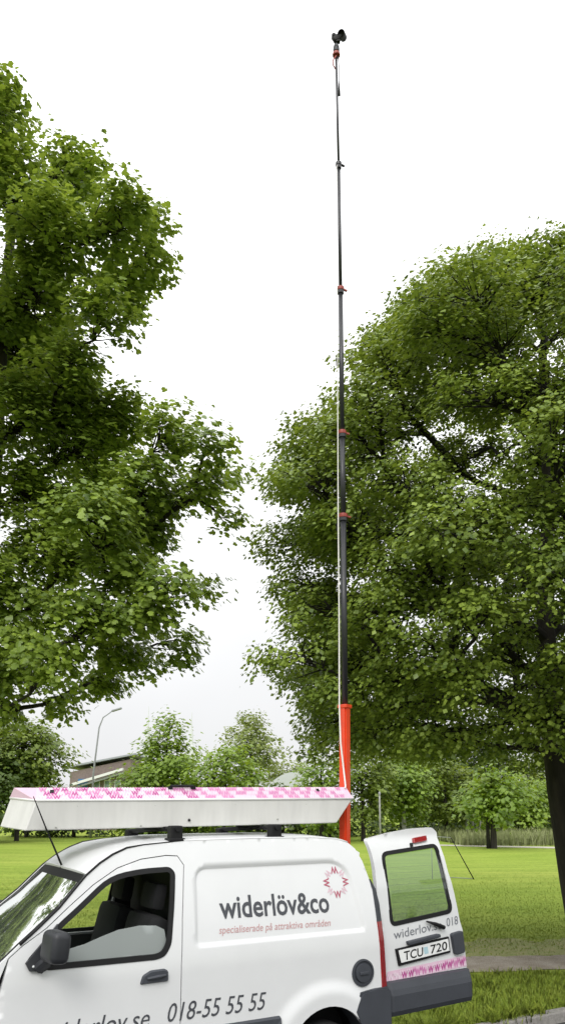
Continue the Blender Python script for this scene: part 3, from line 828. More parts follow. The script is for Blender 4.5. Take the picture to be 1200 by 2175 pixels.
# pink monogram band along the foot of the rear door
b0, b1, b2, b3 = [np.array(p) for p in dbacks([(822, 2064), (986, 2029), (990, 2052), (818, 2088)])]
bm = bmesh.new(); bq = [bm.verts.new(dmap(*p, -.0025)) for p in (b0, b1, b2, b3)]; bm.faces.new(bq)
pb_ = obj('pink_band', bm, M['boxtop'], rdoor)
it = []
for k in range(12):
    t = (k + .6) / 12.3; p = b0 * (1 - t) + b1 * t; q = b3 * (1 - t) + b2 * t; H2 = (p - q)[1]
    lw = k < 2
    it.append((*(q + (p - q) * .42), .060, H2 * .62, 0, 1 if lw else random.choice((2, 2, 0))))
    p2 = b0 * (1 - t - .04) + b1 * (t + .04); q2 = b3 * (1 - t - .04) + b2 * (t + .04)
    it.append((*(q2 + (p2 - q2) * .70), .045, H2 * .42, PI, 1 if lw else random.choice((1, 0))))
    it.append((*(q2 + (p2 - q2) * .17), .035, H2 * .26, PI, 1))
wset('monogram_pattern', it, dmap, [M['pink'], M['pinkpale'], M['magenta']], rdoor, -.005)

# aerial
ab = back(133, 1846, fy=-.2); AY = -.56; atp = back(72, 1692, fy=AY)
ae = bmesh.new(); bm_tube(ae, [(ab[0], -.2, ab[1] - .012), (ab[0], -.2, ab[1] + .02)], [.022, .014], 8)
bm_tube(ae, [(ab[0], -.2, ab[1] + .015), ((ab[0] * .45 + atp[0] * .55), -.2 + (AY + .2) * .55, ab[1] * .45 + atp[1] * .55), (atp[0], AY, atp[1])], [.0075, .0055, .003], 6)
obj('aerial', ae, M['black'], VAN, True)

# ------------------------------------------------------------------ roof bars, box, mast
def vthing(name, label, cat, X, y, z, group=None):
    w = VO + AX * X + NX * y; return thing(name, label, cat, (w[0], w[1], z), R(90) - TH, group)
for q, (X, lab) in enumerate(((1.26, 'black roof bar above the front door, nearer the aerial'), (2.015, 'black roof bar over the middle of the load area, nearer the red mast'))):
    rbar = vthing('roof_bar', lab, 'roof bar', X, 0, 0, 'roof bars under the long box')
    loc = lambda x, y, z: (x, y, z)
    bm = bmesh.new()
    pts = [(0, -.60, 1.850), (0, -.35, 1.845), (0, -.1, 1.835), (0, .15, 1.822), (0, .33, 1.812)]
    bm_tube(bm, pts, .017, 8); obj('crossbar', bm, M['black'], rbar, 'auto')
    for y, zb, zt in ((-.55, 1.768, 1.872), (.30, 1.755, 1.825)):
        bm = bmesh.new(); bm_box(bm, (0, y, (zb + zt) / 2), (.085, .075, zt - zb), None, .012); bm_box(bm, (0, y - .0, zb + .012), (.11, .10, .024), None, .008)
        obj('foot', bm, M['black'], rbar)
    for y in (-.38, -.02):
        bm = bmesh.new(); bm_box(bm, (0, y, 1.85), (.05, .04, .022)); obj('clamp', bm, M['black'], rbar)

RB = vthing('roof_box', 'long white roof box with pink monogram top edge lying along the van roof', 'roof box', 0, 0, 0)
# three levels of outline (near-front, far-front, far-rear, near-rear): bottom, ridge, top
lo = [(.325, -.40, 1.848), (.250, .0, 1.865), (2.66, .0, 1.875), (2.653, -.40, 1.872)]
rd_ = [(.381, -.41, 2.032), (.308, .01, 2.05), (2.80, .01, 2.06), (2.798, -.41, 2.054)]
hi = [(.397, -.325, 2.114), (.312, -.07, 2.119), (2.80, -.07, 2.148), (2.795, -.325, 2.147)]
def ringfaces(bm, a, b): 
    for k in range(4): bm.faces.new((a[k], a[(k + 1) % 4], b[(k + 1) % 4], b[k]))
bm = bmesh.new(); a = [bm.verts.new(p) for p in lo]; b = [bm.verts.new(p) for p in rd_]; ringfaces(bm, a, b); bm.faces.new(a)
bmesh.ops.bevel(bm, geom=list(bm.edges), offset=.006, segments=1, affect='EDGES')
obj('tray', bm, M['boxside'], RB)
def lift4(ps, dz, g=0.0): return [(x + (g if i in (2, 3) else -g), y + (-g if i in (0, 3) else g), z + dz) for i, (x, y, z) in enumerate(ps)]
bm = bmesh.new(); a = [bm.verts.new(p) for p in lift4(rd_, .003, .004)]; b = [bm.verts.new(p) for p in hi]; ringfaces(bm, a, b); bm.faces.new(b); bm.faces.new(a)
lid = obj('lid', bm, M['boxtop'], RB)
bm = bmesh.new()
for k, (p, q) in enumerate(zip(rd_, rd_[1:] + rd_[:1])):
    bm_tube(bm, [Vector(p) + Vector((0, 0, .003)), Vector(q) + Vector((0, 0, .003))], .0085, 6)
obj('rim_moulding', bm, M['boxedge'], RB, True)
# lid pattern on near face and front face
def lidmap(s, t, lift=0):          # s metres along X, t 0..1 up the near face
    p = np.array(rd_[0]) * (1 - 0) ; k = (s - .39) / (2.797 - .39)
    lo_ = np.array(rd_[0]) * (1 - k) + np.array(rd_[3]) * k; hi_ = np.array(hi[0]) * (1 - k) + np.array(hi[3]) * k
    q = lo_ * (1 - t) + hi_ * t + np.array([0, -.66, .75]) * (-lift)
    return tuple(q)
it = []
for r_ in range(3):
    for k in range(52):
        s_ = .43 + k * .0455 + (.023 if r_ % 2 else 0) + random.uniform(-.004, .004)
        if s_ > 2.75: continue
        fade = s_ / 2.8
        mi = 1 if (k + r_) % 3 == 0 or random.random() < fade * .22 else (2 if (k // 2 + r_) % 2 and fade < .55 else 0)
        it.append((s_, .20 + .31 * r_, .047, .32, PI if (k + r_) % 2 else 0, mi))
wset('monogram_pattern', it, lambda a_, b_, l: lidmap(a_, b_, -.006), [M['pink'], M['pinkpale'], M['magenta']], RB)
for s0, s1, t0, t1, nm in ((1.30, 1.475, .93, 1.10, 'lid_handle'), (.475, .50, .55, .78, 'latch'), (2.50, 2.525, .62, .82, 'latch')):
    bm = bmesh.new(); P = [Vector(lidmap(s0, t0, 0)), Vector(lidmap(s1, t0, 0)), Vector(lidmap(s1, t1, 0)), Vector(lidmap(s0, t1, 0))]
    nrm = Vector((0, -.66, .75))
    if nm == 'lid_handle':
        a0, a1 = P[0], P[1]; bm_tube(bm, [a0, a0 + nrm * .022, a1 + nrm * .022, a1], .009, 6)
        bm_box(bm, a0 + nrm * .006, (.03, .03, .02)); bm_box(bm, a1 + nrm * .006, (.03, .03, .02))
    else:
        a_ = [bm.verts.new(p + nrm * .008) for p in P]; b_ = [bm.verts.new(p) for p in P]; bm.faces.new(a_)
        for k in range(4): bm.faces.new((a_[k], a_[(k + 1) % 4], b_[(k + 1) % 4], b_[k]))
    obj(nm, bm, M['black'], RB)
for px, py in ((165, 1712), (330, 1711), (500, 1709), (650, 1708), (590, 1740), (300, 1754), (120, 1757)):
    xx, zz = back(px, py, fy=-.405); bm = bmesh.new(); bm_lathe(bm, [(.006, -.003), (.006, .002), (.0, .004)], Matrix.Translation((xx, -.405, zz)) @ Matrix.Rotation(R(90), 4, 'X'), 8); obj('rivet', bm, M['alu'], RB)
xx, zz = back(402, 1742, fy=-.405); bm = bmesh.new(); bmesh.ops.create_icosphere(bm, subdivisions=1, radius=.011, matrix=Matrix.Translation((xx, -.408, zz))); obj('bolt', bm, M['black'], RB)

MX, MY = 2.86, -.25
MAST = vthing('telescopic_mast', 'tall telescopic mast with red base tube and black upper sections behind the van', 'mast', MX, MY, ROADZ)
def mz(py): return back(724, py, fy=MY)[1]
lean = lambda z: (-.012 * 0, 0.0)
def mast_pt(px, py): X, z = back(px, py, fy=MY); return (X - MX, 0, z - ROADZ)
cuts = [(730, 1775), (732, 1502), (728.5, 1095), (726.5, 918), (723, 613), (719, 348), (713.5, 112)]
mp_ = [mast_pt(*p) for p in cuts]
b0_ = (mp_[0][0] - .02, 0, 0.0)
# red square base tube
bm = bmesh.new()
for z0, z1, p0_, p1_ in ((0, mp_[1][2], b0_, mp_[1]),):
    q = [Vector((sx * .036, sy * .036, 0)) for sx, sy in ((-1, -1), (1, -1), (1, 1), (-1, 1))]
    rt = Matrix.Rotation(R(20), 3, 'Z')
    a = [bm.verts.new(Vector(p0_) + rt @ v) for v in q]; b = [bm.verts.new(Vector(p1_) + rt @ v) for v in q]; ringfaces(bm, a, b); bm.faces.new(a); bm.faces.new(b)
bmesh.ops.bevel(bm, geom=[e for e in bm.edges if abs(e.verts[0].co.z - e.verts[1].co.z) > .5], offset=.012, segments=2, affect='EDGES')
rbase = obj('base_tube', bm, M['mast_red'], MAST)
bm = bmesh.new(); bm_box(bm, Vector(mp_[1]) + Vector((0, 0, .005)), (.086, .086, .03), Matrix.Rotation(R(20), 3, 'Z'), .006); obj('base_collar', bm, M['mast_red'], MAST)
bm = bmesh.new(); bm_box(bm, (b0_[0], 0, .02), (.26, .26, .04), None, .01); obj('foot_plate', bm, M['mast_red'], MAST)
rads = [.0255, .0265, .0235, .0195, .0155, .0115]
rads = [.028, .0265, .0240, .0205, .0160, .0118]
for k in range(1, 6):
    a, b = Vector(mp_[k]), Vector(mp_[k + 1])
    tube_obj('mast_section', [a - Vector((0, 0, .05)), b], rads[k], M['mast'], MAST, 14)
    # clear guide rail beside the tube on lower sections
    if k > 1:
        cb = bmesh.new(); m = Matrix.Translation(a)
        bm_lathe(cb, [(rads[k], -.02), (rads[k - 1] + .012, -.02), (rads[k - 1] + .014, -.008), (rads[k - 1] + .012, .012), (rads[k], .014)], m, 16)
        obj('collar', cb, M['mast'] if k == 5 else M['collar'], MAST, 'auto')
        cb = bmesh.new(); bm_box(cb, a + Vector((rads[k - 1] + .028, -.006, -.004)), (.035, .018, .016), None, .004);         obj('clamp_lever', cb, M['black'] if k == 5 else M['collar'], MAST)
        bm = bmesh.new(); bm_lathe(bm, [(rads[k - 1], -.05), (rads[k - 1] + .009, -.05), (rads[k - 1] + .009, -.021), (rads[k - 1], -.021)], m, 14); obj('lower_ring', bm, M['mast'], MAST)
# cable bracket high on section
for px in ((714.5, 770), (715, 1120)):
    p = mast_pt(*px); bm = bmesh.new(); bm_box(bm, (p[0], -.01, p[2]), (.014, .016, .07)); obj('cable_clip', bm, M['black'], MAST)
# white hoisting cable
cab = tag(tube_obj('hoist_cable', [], .006, M['rope']) if False else None, None) if False else None
def wpt(px, py, dy=0.0):
    X, z = back(px, py, fy=MY + dy); w = VO + AX * X + NX * (MY + dy); return (w[0], w[1], z)
cpts = [wpt(715.2, 350, -.03), wpt(715.8, 560, -.03), wpt(716.6, 760, -.03), wpt(717.3, 920, -.035), wpt(718, 1095, -.04), wpt(720, 1300, -.045), wpt(720.5, 1500, -.05), wpt(723, 1575, -.055), wpt(728, 1620, -.062), wpt(733.5, 1668, -.07), wpt(733, 1674, -.10)]
hc = tube_obj('hoist_cable', cpts, [.002, .003, .0036, .0045, .0052, .0058, .006, .007, .007, .007, .007], M['rope'])
tag(hc, 'thin white cable running down the left side of the mast to the roof box', 'cable')
cp2 = [wpt(714, 118, -.02), wpt(707, 128, -.03), wpt(707.5, 138, -.03), wpt(712.5, 147, -.03)]
tag(tube_obj('cable_loop', cp2, .006, M['collar']), 'small reddish cable loop hanging at the very top of the mast', 'cable')
cp3 = [wpt(718, 120, -.02), wpt(719.5, 140, -.02), wpt(719.5, 172, -.02), wpt(720, 186, -.02), wpt(720.5, 203, -.02)]
tag(tube_obj('dangling_lead', cp3, [.005, .004, .004, .009, .011], M['black']), 'short black lead with a plug dangling beside the top mast section', 'cable')

CAM_T = wpt(714, 110)
cz = CAM_T[2]
HEAD = thing('mast_camera', 'black remote camera with round lens tilted on the top of the mast', 'camera', CAM_T, 0)
s_ = 1 / 236.0                                 # metres per pixel at that distance
def hp(px, py, d=0.0): return Vector(((px - 714) * s_, d, (110 - py) * s_ * 1.28))
cl_ = bmesh.new(); bm_lathe(cl_, [(.012, -.045), (.036, -.045), (.038, -.03), (.03, -.012), (.012, -.01)], Matrix.Identity(4), 14); obj('head_collar', cl_, M['collar'], HEAD, 'auto')
bm = bmesh.new(); bm_lathe(bm, [(.018, -.01), (.03, .0), (.032, .03), (.024, .034), (.022, .075), (.0, .076)], Matrix.Identity(4), 14); obj('mount', bm, M['dark'], HEAD, 'auto')
bm = bmesh.new(); bm_box(bm, hp(714, 103.5), (.055, .05, .028), None, .008); bm_box(bm, hp(714.5, 96), (.014, .014, .07)); obj('pan_head', bm, M['black'], HEAD)
bm = bmesh.new(); bm_box(bm, hp(714, 83, .0), (.062, .055, .062), Matrix.Rotation(R(-25), 3, 'Y'), .018); bm_box(bm, hp(708.5, 78.5), (.035, .06, .03), Matrix.Rotation(R(-25), 3, 'Y'), .008); bm_box(bm, hp(718, 88.5), (.044, .04, .026), Matrix.Rotation(R(-10), 3, 'Y'), .008); obj('camera_body', bm, M['black'], HEAD, 'auto')
bm = bmesh.new(); lm = Matrix.Translation(hp(728, 76)) @ Matrix.Rotation(R(118), 4, 'X') @ Matrix.Rotation(R(-18), 4, 'Y')
bm_lathe(bm, [(.0, -.05), (.034, -.05), (.036, .02), (.037, .045), (.030, .046), (.028, .02), (.001, .018)], lm, 20)
bm_tube(bm, [hp(718, 83), hp(725, 78)], .028, 10); obj('lens', bm, M['black'], HEAD, 'auto')

# ------------------------------------------------------------------ foliage
def unit(v): return v / (np.linalg.norm(v, axis=-1, keepdims=True) + 1e-9)
MAPLE_V = np.array([(0, 0, 0), (.30, .02, -.05), (.52, .34, -.14), (.30, .42, -.07), (.36, .78, -.12), (0, 1.0, -.06),
                    (-.30, .02, -.05), (-.52, .34, -.14), (-.30, .42, -.07), (-.36, .78, -.12)], float)
MAPLE_F = [(0, 1, 2, 3, 4, 5), (0, 5, 9, 8, 7, 6)]
RH_V = np.array([(0, 0, 0), (.42, .40, -.10), (0, 1, -.04), (-.42, .40, -.10)], float)
RH_F = [(0, 1, 2), (0, 2, 3)]
def leaves(pos, nrm, dirn, size, templ):
    V, Fc = templ
    n = unit(nrm); d = unit(dirn - n * (dirn * n).sum(-1, keepdims=True)); s = np.cross(d, n)
    P = pos[:, None, :] + size[:, None, None] * (V[None, :, 0:1] * s[:, None] + (V[None, :, 1:2] - .4) * d[:, None] + V[None, :, 2:3] * n[:, None])
    k = len(V); base = (np.arange(len(pos)) * k)[:, None, None]
    F_ = (np.array(Fc)[None] + base).reshape(-1, len(Fc[0]))
    return P.reshape(-1, 3), F_
def sprays(cent, outd, per, rad, flat, size, rg, droop=.35):
    """leaf positions/orientations for sprays centred at cent, facing outd"""
    n = len(cent); N = n * per
    c = np.repeat(cent, per, 0); od = np.repeat(outd, per, 0); rr = np.repeat(rad, per)
    a = rg.uniform(0, 2 * PI, N); r = np.sqrt(rg.uniform(0, 1, N)) * rr
    off = np.stack([np.cos(a) * r, np.sin(a) * r, np.clip(rg.normal(0, 1, N), -1.5, 1.5) * flat * rr - droop * r * r / rr], 1)
    off += od * (rg.uniform(-.4, .8, N) * rr)[:, None] * .6
    pos = c + off
    radial = np.stack([np.cos(a), np.sin(a), np.full(N, -.45)], 1)
    nrm = np.stack([rg.normal(0, .5, N), rg.normal(0, .5, N), np.ones(N)], 1) + od * .55 + radial * np.array([.35, .35, 0])
    dirn = radial + od * .6 + rg.normal(0, .35, (N, 3))
    sz = size * rg.uniform(.5, 1.3, N)
    return pos, nrm, dirn, sz
def limb_mesh(paths, n=5):
    """many tapered tubes -> arrays"""
    V = []; F_ = []; b = 0
    for pts, rad in paths:
        pts = np.array(pts); m = len(pts)
        for i in range(m):
            d = pts[min(i + 1, m - 1)] - pts[max(i - 1, 0)]; d = d / (np.linalg.norm(d) + 1e-9)
            u = np.array([0, 0, 1.]) if abs(d[2]) < .9 else np.array([1., 0, 0])
            x = np.cross(d, u); x /= np.linalg.norm(x) + 1e-9; y = np.cross(x, d)
            for j in range(n):
                q = 2 * PI * j / n; V.append(pts[i] + (x * math.cos(q) + y * math.sin(q)) * rad[i])
        for i in range(m - 1):
            for j in range(n):
                F_.append((b + i * n + j, b + i * n + (j + 1) % n, b + (i + 1) * n + (j + 1) % n, b + (i + 1) * n + j))
        b += m * n
    return np.array(V), np.array(F_)
def curve(a, b, rise, k, rg, jit=.12):
    a, b = np.array(a, float), np.array(b, float); L = np.linalg.norm(b - a); t = np.linspace(0, 1, k)
    m = (a + b) / 2 + np.array([0, 0, rise * L]) + rg.normal(0, jit * L * .4, 3)
    P = ((1 - t) ** 2)[:, None] * a + (2 * t * (1 - t))[:, None] * m + (t ** 2)[:, None] * b
    P[1:-1] += rg.normal(0, jit * L * .06, (k - 2, 3)); return P

def tree(name, label, cat, base, boughs, trunk_pts, trunk_r, leafsize, dens, spr, leaf_m, bark_m, templ, seed, group=None,
         per=46, parts=0, tint_bias=0.0, flat=.42, limb_r=.07, center=None, up_bias=.35, attach=0.0):
    rg = np.random.default_rng(seed)
    base = np.array(base, float)
    t = thing(name, label, cat, tuple(base), 0, group)
    tp = np.array(trunk_pts) ; 
    paths = []; twigs = []
    Pp, Pn, Pd, Ps, Pt = [], [], [], [], []
    tl = tp - base; cen = center if center is not None else tp.mean(0)
    # forking skeleton: each bough grows from the cheapest point of the wood already there
    seg_t = np.linspace(0, 1, 40); node_p = np.stack([np.interp(seg_t * (len(tp) - 1), np.arange(len(tp)), tp[:, i]) for i in range(3)], 1)
    node_p = node_p[node_p[:, 2] >= min(attach, tp[-1, 2] * .6)]
    node_l = np.zeros(len(node_p)); node_b = np.full(len(node_p), -1); node_k = np.zeros(len(node_p), int)
    order = np.argsort([np.linalg.norm((np.array(c) - cen)[:2]) + .3 * abs(c[2] - cen[2]) for c, _ in boughs])
    wood = {}; parent_of = {}
    for bi in order:
        c = np.array(boughs[bi][0], float)
        d = np.linalg.norm(node_p - c, axis=1); below = np.maximum(0, node_p[:, 2] - c[2] + .25 * d)
        j = int(np.argmin(d + .45 * node_l + 1.2 * below))
        lp = curve(node_p[j], c, .10, 7, rg, .3)
        wood[bi] = lp; parent_of[bi] = node_b[j]
        node_p = np.concatenate([node_p, lp[2:]]); node_l = np.concatenate([node_l, node_l[j] + np.linspace(.3, 1, 5) * d[j]])
        node_b = np.concatenate([node_b, np.full(5, bi)])
    cnt = {bi: 1 for bi in wood}
    for bi in order[::-1]:
        if parent_of[bi] >= 0: cnt[parent_of[bi]] += cnt[bi]
    for bi, (c, rad) in enumerate(boughs):
        c = np.array(c, float); rad = np.array(rad, float)
        lp = wood[bi]; r0 = min(limb_r, .011 + .016 * math.sqrt(cnt[bi])); r1 = .010 + .010 * math.sqrt(max(0, cnt[bi] - 1))
        paths.append((lp - base, np.linspace(r0, min(r0, r1), 7)))
        vol = rad[0] * rad[1] + rad[0] * rad[2] + rad[1] * rad[2]
        n = max(3, int(dens * vol))
        d = unit(rg.normal(0, 1, (n, 3)) + np.array([0, 0, up_bias]) + unit(c - cen) * .35)
        rr = rg.uniform(.25, 1.0, n) ** .5
        cc = c + d * rad * rr[:, None]
        od = unit(d * .6 + unit(cc - cen) * .8)
        sr = spr * rg.uniform(.7, 1.3, n)
        p, nn, dd, sz = sprays(cc, od, per, sr, flat, leafsize, rg)
        Pp.append(p); Pn.append(nn); Pd.append(dd); Ps.append(sz)
        tb = np.repeat(rg.uniform(0, 1, n), per) * .55 + rg.uniform(0, 1, n * per) * .45 + tint_bias
        Pt.append(tb)
        for q in range(n):
            s0 = lp[rg.integers(3, 7)]
            tw = curve(s0, cc[q], .05, 4, rg, .2); twigs.append((tw - base, np.array([.013, .010, .007, .004]) * (1 if leafsize < .12 else 1.6)))
    P, Nn, D, S, T = np.concatenate(Pp) - base, np.concatenate(Pn), np.concatenate(Pd), np.concatenate(Ps), np.clip(np.concatenate(Pt), 0, 1)
    if parts:
        wp = P + base - np.array([0, 0, EYE]); cp, sp = math.cos(PITCH), math.sin(PITCH)
        dep = wp[:, 1] * cp + wp[:, 2] * sp; px = PCX + F * wp[:, 0] / dep; py = PCY - F * (wp[:, 2] * cp - wp[:, 1] * sp) / dep
        vis = np.where((px > 4) & (px < 1196) & (py > 4) & (py < 2170))[0]
        score = S[vis] / dep[vis]
        pick = vis[np.argsort(-score)[:parts]]
        msk = np.ones(len(P), bool); msk[pick] = False
        lv, lf = leaves(np.zeros((1, 3)), np.array([[0, 0, 1.]]), np.array([[0, 1., 0]]), np.ones(1), templ)
        proto = None
        lmes = []
        for tv in (.15, .4, .6, .85):
            me = bpy.data.meshes.new('leaf')
            me.from_pydata([tuple(v) for v in lv], [], [tuple(f) for f in lf]); me.materials.append(leaf_m)
            a = me.attributes.new('tint', 'FLOAT', 'FACE'); a.data.foreach_set('value', [tv] * len(lf)); lmes.append(me)
        for i in pick:
            o = bpy.data.objects.new('leaf', lmes[min(3, int(T[i] * 4))]); C.objects.link(o); o.parent = t
            n = Vector(Nn[i]).normalized(); d = Vector(D[i]); d = (d - n * d.dot(n)).normalized(); s = d.cross(n)
            mm = Matrix((s, d, n)).transposed().to_4x4()
            o.matrix_local = Matrix.Translation(Vector(P[i])) @ mm @ Matrix.Scale(float(S[i]), 4)
        P, Nn, D, S, T = P[msk], Nn[msk], D[msk], S[msk], T[msk]
    V, Fc = leaves(P, Nn, D, S, templ)
    cr = fastmesh('crown', V, Fc, leaf_m, t, tint=np.repeat(T, len(templ[1])))
    cr['kind'] = 'stuff'
    tv, tf = limb_mesh([(tl, np.array(trunk_r))], 12)
    fastmesh('trunk', tv, tf, bark_m, t, smooth=True)
    if paths:
        lv, lf = limb_mesh(paths, 6); fastmesh('limbs', lv, lf, M['bark_dark'], t, smooth=True)
        if twigs:
            lv, lf = limb_mesh(twigs, 3); o = fastmesh('twigs', lv, lf, M['bark_dark'], t); o['kind'] = 'stuff'
    return t

# ---- the big maple at the left
LD = 11.0
def bough(px, py, rx, ry, Y, thick=None):
    c = at(px, py, Y); k = np.linalg.norm(c - np.array([0, 0, EYE])) / F * .93
    return (c, (rx * k, (thick if thick else rx * .8) * k, ry * k))
lb = []
left_list = [(-10, 250, 62, 105), (30, 410, 95, 80), (140, 385, 75, 52), (190, 360, 35, 28), (255, 480, 85, 55), (320, 470, 30, 35), (310, 545, 50, 40), (120, 520, 110, 80), (270, 610, 75, 42),
             (230, 665, 75, 48), (80, 640, 120, 80), (-20, 1240, 80, 80), (30, 1370, 70, 50), (-10, 700, 80, 80), (150, 1180, 70, 40), (50, 760, 110, 80), (140, 780, 75, 60), (170, 860, 90, 60), (260, 890, 80, 52), (350, 930, 80, 52),
             (440, 950, 55, 34), (485, 1010, 32, 26), (420, 1040, 70, 45), (470, 1100, 24, 40), (180, 960, 140, 80), (60, 900, 120, 100), (300, 1040, 110, 70), (60, 1060, 120, 90),
             (200, 1110, 120, 70), (310, 1150, 75, 50), (250, 1220, 110, 60), (360, 1240, 70, 34), (425, 1255, 28, 24), (90, 1190, 120, 80), (300, 1310, 100, 45),
             (385, 1370, 46, 42), (180, 1320, 120, 60), (270, 1390, 80, 40), (60, 1300, 100, 70), (110, 1400, 90, 50), (200, 1450, 70, 34), (40, 1440, 60, 50), (10, 1510, 38, 34), (130, 1480, 40, 30)]
rg0 = np.random.default_rng(3)
for i, (px, py, rx, ry) in enumerate(left_list):
    lb.append(bough(px, py, rx * .70, ry * .80, LD + rg0.uniform(-1.3, 1.1), rx * 1.1))
for i in range(16):                            # the rest of the crown, behind and left of the frame
    a_ = rg0.uniform(.3 * PI, 1.5 * PI); h = rg0.uniform(4.5, 13); w = 3.2 * math.sin(PI * min(1, max(.12, (h - 2.5) / 13)))
    lb.append((np.array([-4.7 + w * math.cos(a_), LD + .6 + w * math.sin(a_), h]), (1.0, 1.0, .8)))
tb = np.array([-4.7, LD + .6, 0.0])
trunkL = [tb + np.array(q) for q in ((0, 0, -.1), (.02, 0, .5), (0.05, 0, 2.2), (.1, .05, 4.2), (.05, .1, 7), (.1, 0, 10), (.2, 0, 13))]
tree('maple_tree', 'big dense maple cut off by the left edge, its boughs reaching towards the mast', 'tree', tb, lb, trunkL, [.36, .28, .25, .22, .17, .10, .04],
     .088, 35, .28, M['leaf_l'], M['bark'], (MAPLE_V, MAPLE_F), 11, per=56, parts=300, limb_r=.085, attach=4.6, tint_bias=.1)

# ---- the maple behind the van at the right
RD = 10.7
sil_y = [490, 545, 600, 680, 740, 800, 850, 900, 930, 990, 1060, 1100, 1200, 1320, 1420, 1500, 1570, 1640, 1690, 1760]
sil_x = [1150, 930, 880, 800, 752, 715, 650, 625, 610, 585, 545, 545, 545, 525, 530, 575, 620, 680, 740, 800]
rbs = []; rg1 = np.random.default_rng(5)
tcx = 1232
for py in range(560, 1650, 84):
    W = tcx - float(np.interp(py + 6, sil_y, sil_x))
    c = at(tcx, py, RD); k = np.linalg.norm(c - np.array([0, 0, EYE])) / F * .93
    br = 88 * k; Wm = W * k - br * .95
    nring = max(3, int(2 * PI * Wm / (br * 1.5)))
    a0 = rg1.uniform(0, 6)
    for q in range(nring):
        a_ = a0 + 2 * PI * q / nring + rg1.uniform(-.15, .15); rr = Wm * rg1.uniform(.76, 1.02)
        if py > 1500 and math.sin(a_) < -.3: rr *= .9
        rbs.append((c + np.array([rr * math.cos(a_), rr * math.sin(a_), rg1.uniform(-.25, .25)]), (br * rg1.uniform(.85, 1.15), br * rg1.uniform(.85, 1.15), br * rg1.uniform(.40, .60))))
    if Wm > 2.2:
        for q in range(nring // 5):
            a_ = rg1.uniform(0, 2 * PI); rr = Wm * rg1.uniform(.35, .7)
            rbs.append((c + np.array([rr * math.cos(a_), rr * math.sin(a_), rg1.uniform(-.3, .3)]), (br * .8, br * .8, br * .45)))
top_x = [520, 545, 585, 610, 625, 650, 715, 752, 800, 880, 930, 1040, 1200, 1400, 1700, 1900]
top_y = [1300, 1085, 1010, 955, 925, 885, 845, 800, 735, 655, 600, 550, 535, 545, 680, 1000]
def topix(c):
    w = c - np.array([0, 0, EYE]); cp, sp = math.cos(PITCH), math.sin(PITCH); d = w[1] * cp + w[2] * sp
    return PCX + F * w[0] / d, PCY - F * (w[2] * cp - w[1] * sp) / d, F / d
fixed = []
for c, r_ in rbs:                              # keep every bough under the dome of the crown
    c = c.copy()
    for _ in range(90):
        px, py, k = topix(c)
        if py - r_[2] * k * .9 >= np.interp(px, top_x, top_y): break
        c[2] -= .08
    if c[2] > 2.35: fixed.append((c, r_))
rbs = fixed
for px in (930, 1040, 1120, 1200, 1290, 1000, 1160):
    c = at(px, np.interp(px, top_x, top_y) + rg1.uniform(52, 75), RD + rg1.uniform(-.8, .8)); rbs.append((c, (.6, .6, .36)))
tr0 = ground(1212, 1975); tr0 = np.array([at(1238, 1900, RD)[0], RD, 0.0])
trunkR = [tr0 + np.array(q) for q in ((.06, 0, -.1), (-.02, 0, .35), (-.12, 0, 1.0), (-.23, 0, 2.2), (-.28, 0, 3.3), (-.26, .1, 4.5), (-.18, 0, 6), (-.1, 0, 8))]
RT = tree('maple_tree', 'broad maple behind the van with its dark trunk at the right edge', 'tree', tr0, rbs, trunkR, [.27, .21, .18, .17, .16, .13, .09, .03],
     .064, 30, .235, M['leaf_r'], M['bark'], (RH_V, RH_F), 12, per=60, flat=.32, limb_r=.085, attach=2.9, tint_bias=.08, center=np.array([tr0[0], RD, 6.0]))

def copy_tree(src, label, loc, rz, sc):
    c = src.copy(); C.objects.link(c); c.location = loc; c.rotation_euler = (0, 0, rz); c.scale = (sc, sc, sc); c['label'] = label
    for ch in src.children:
        if ch.name.split('.')[0] == 'leaf': continue
        d = ch.copy(); C.objects.link(d); d.parent = c
    return c
copy_tree(RT, 'tall maple well to the left of the van, mirrored in its windscreen', (-18.5, 22.5, 0), 1.9, 1.1)
copy_tree(RT, 'maple standing far left across the lawn, mirrored in the windscreen', (-27, 22.0, 0), 4.1, 1.1)
copy_tree(RT, 'maple at the left of the road, mirrored in the windscreen', (-28, 15.0, 0), 3.0, 1.1)

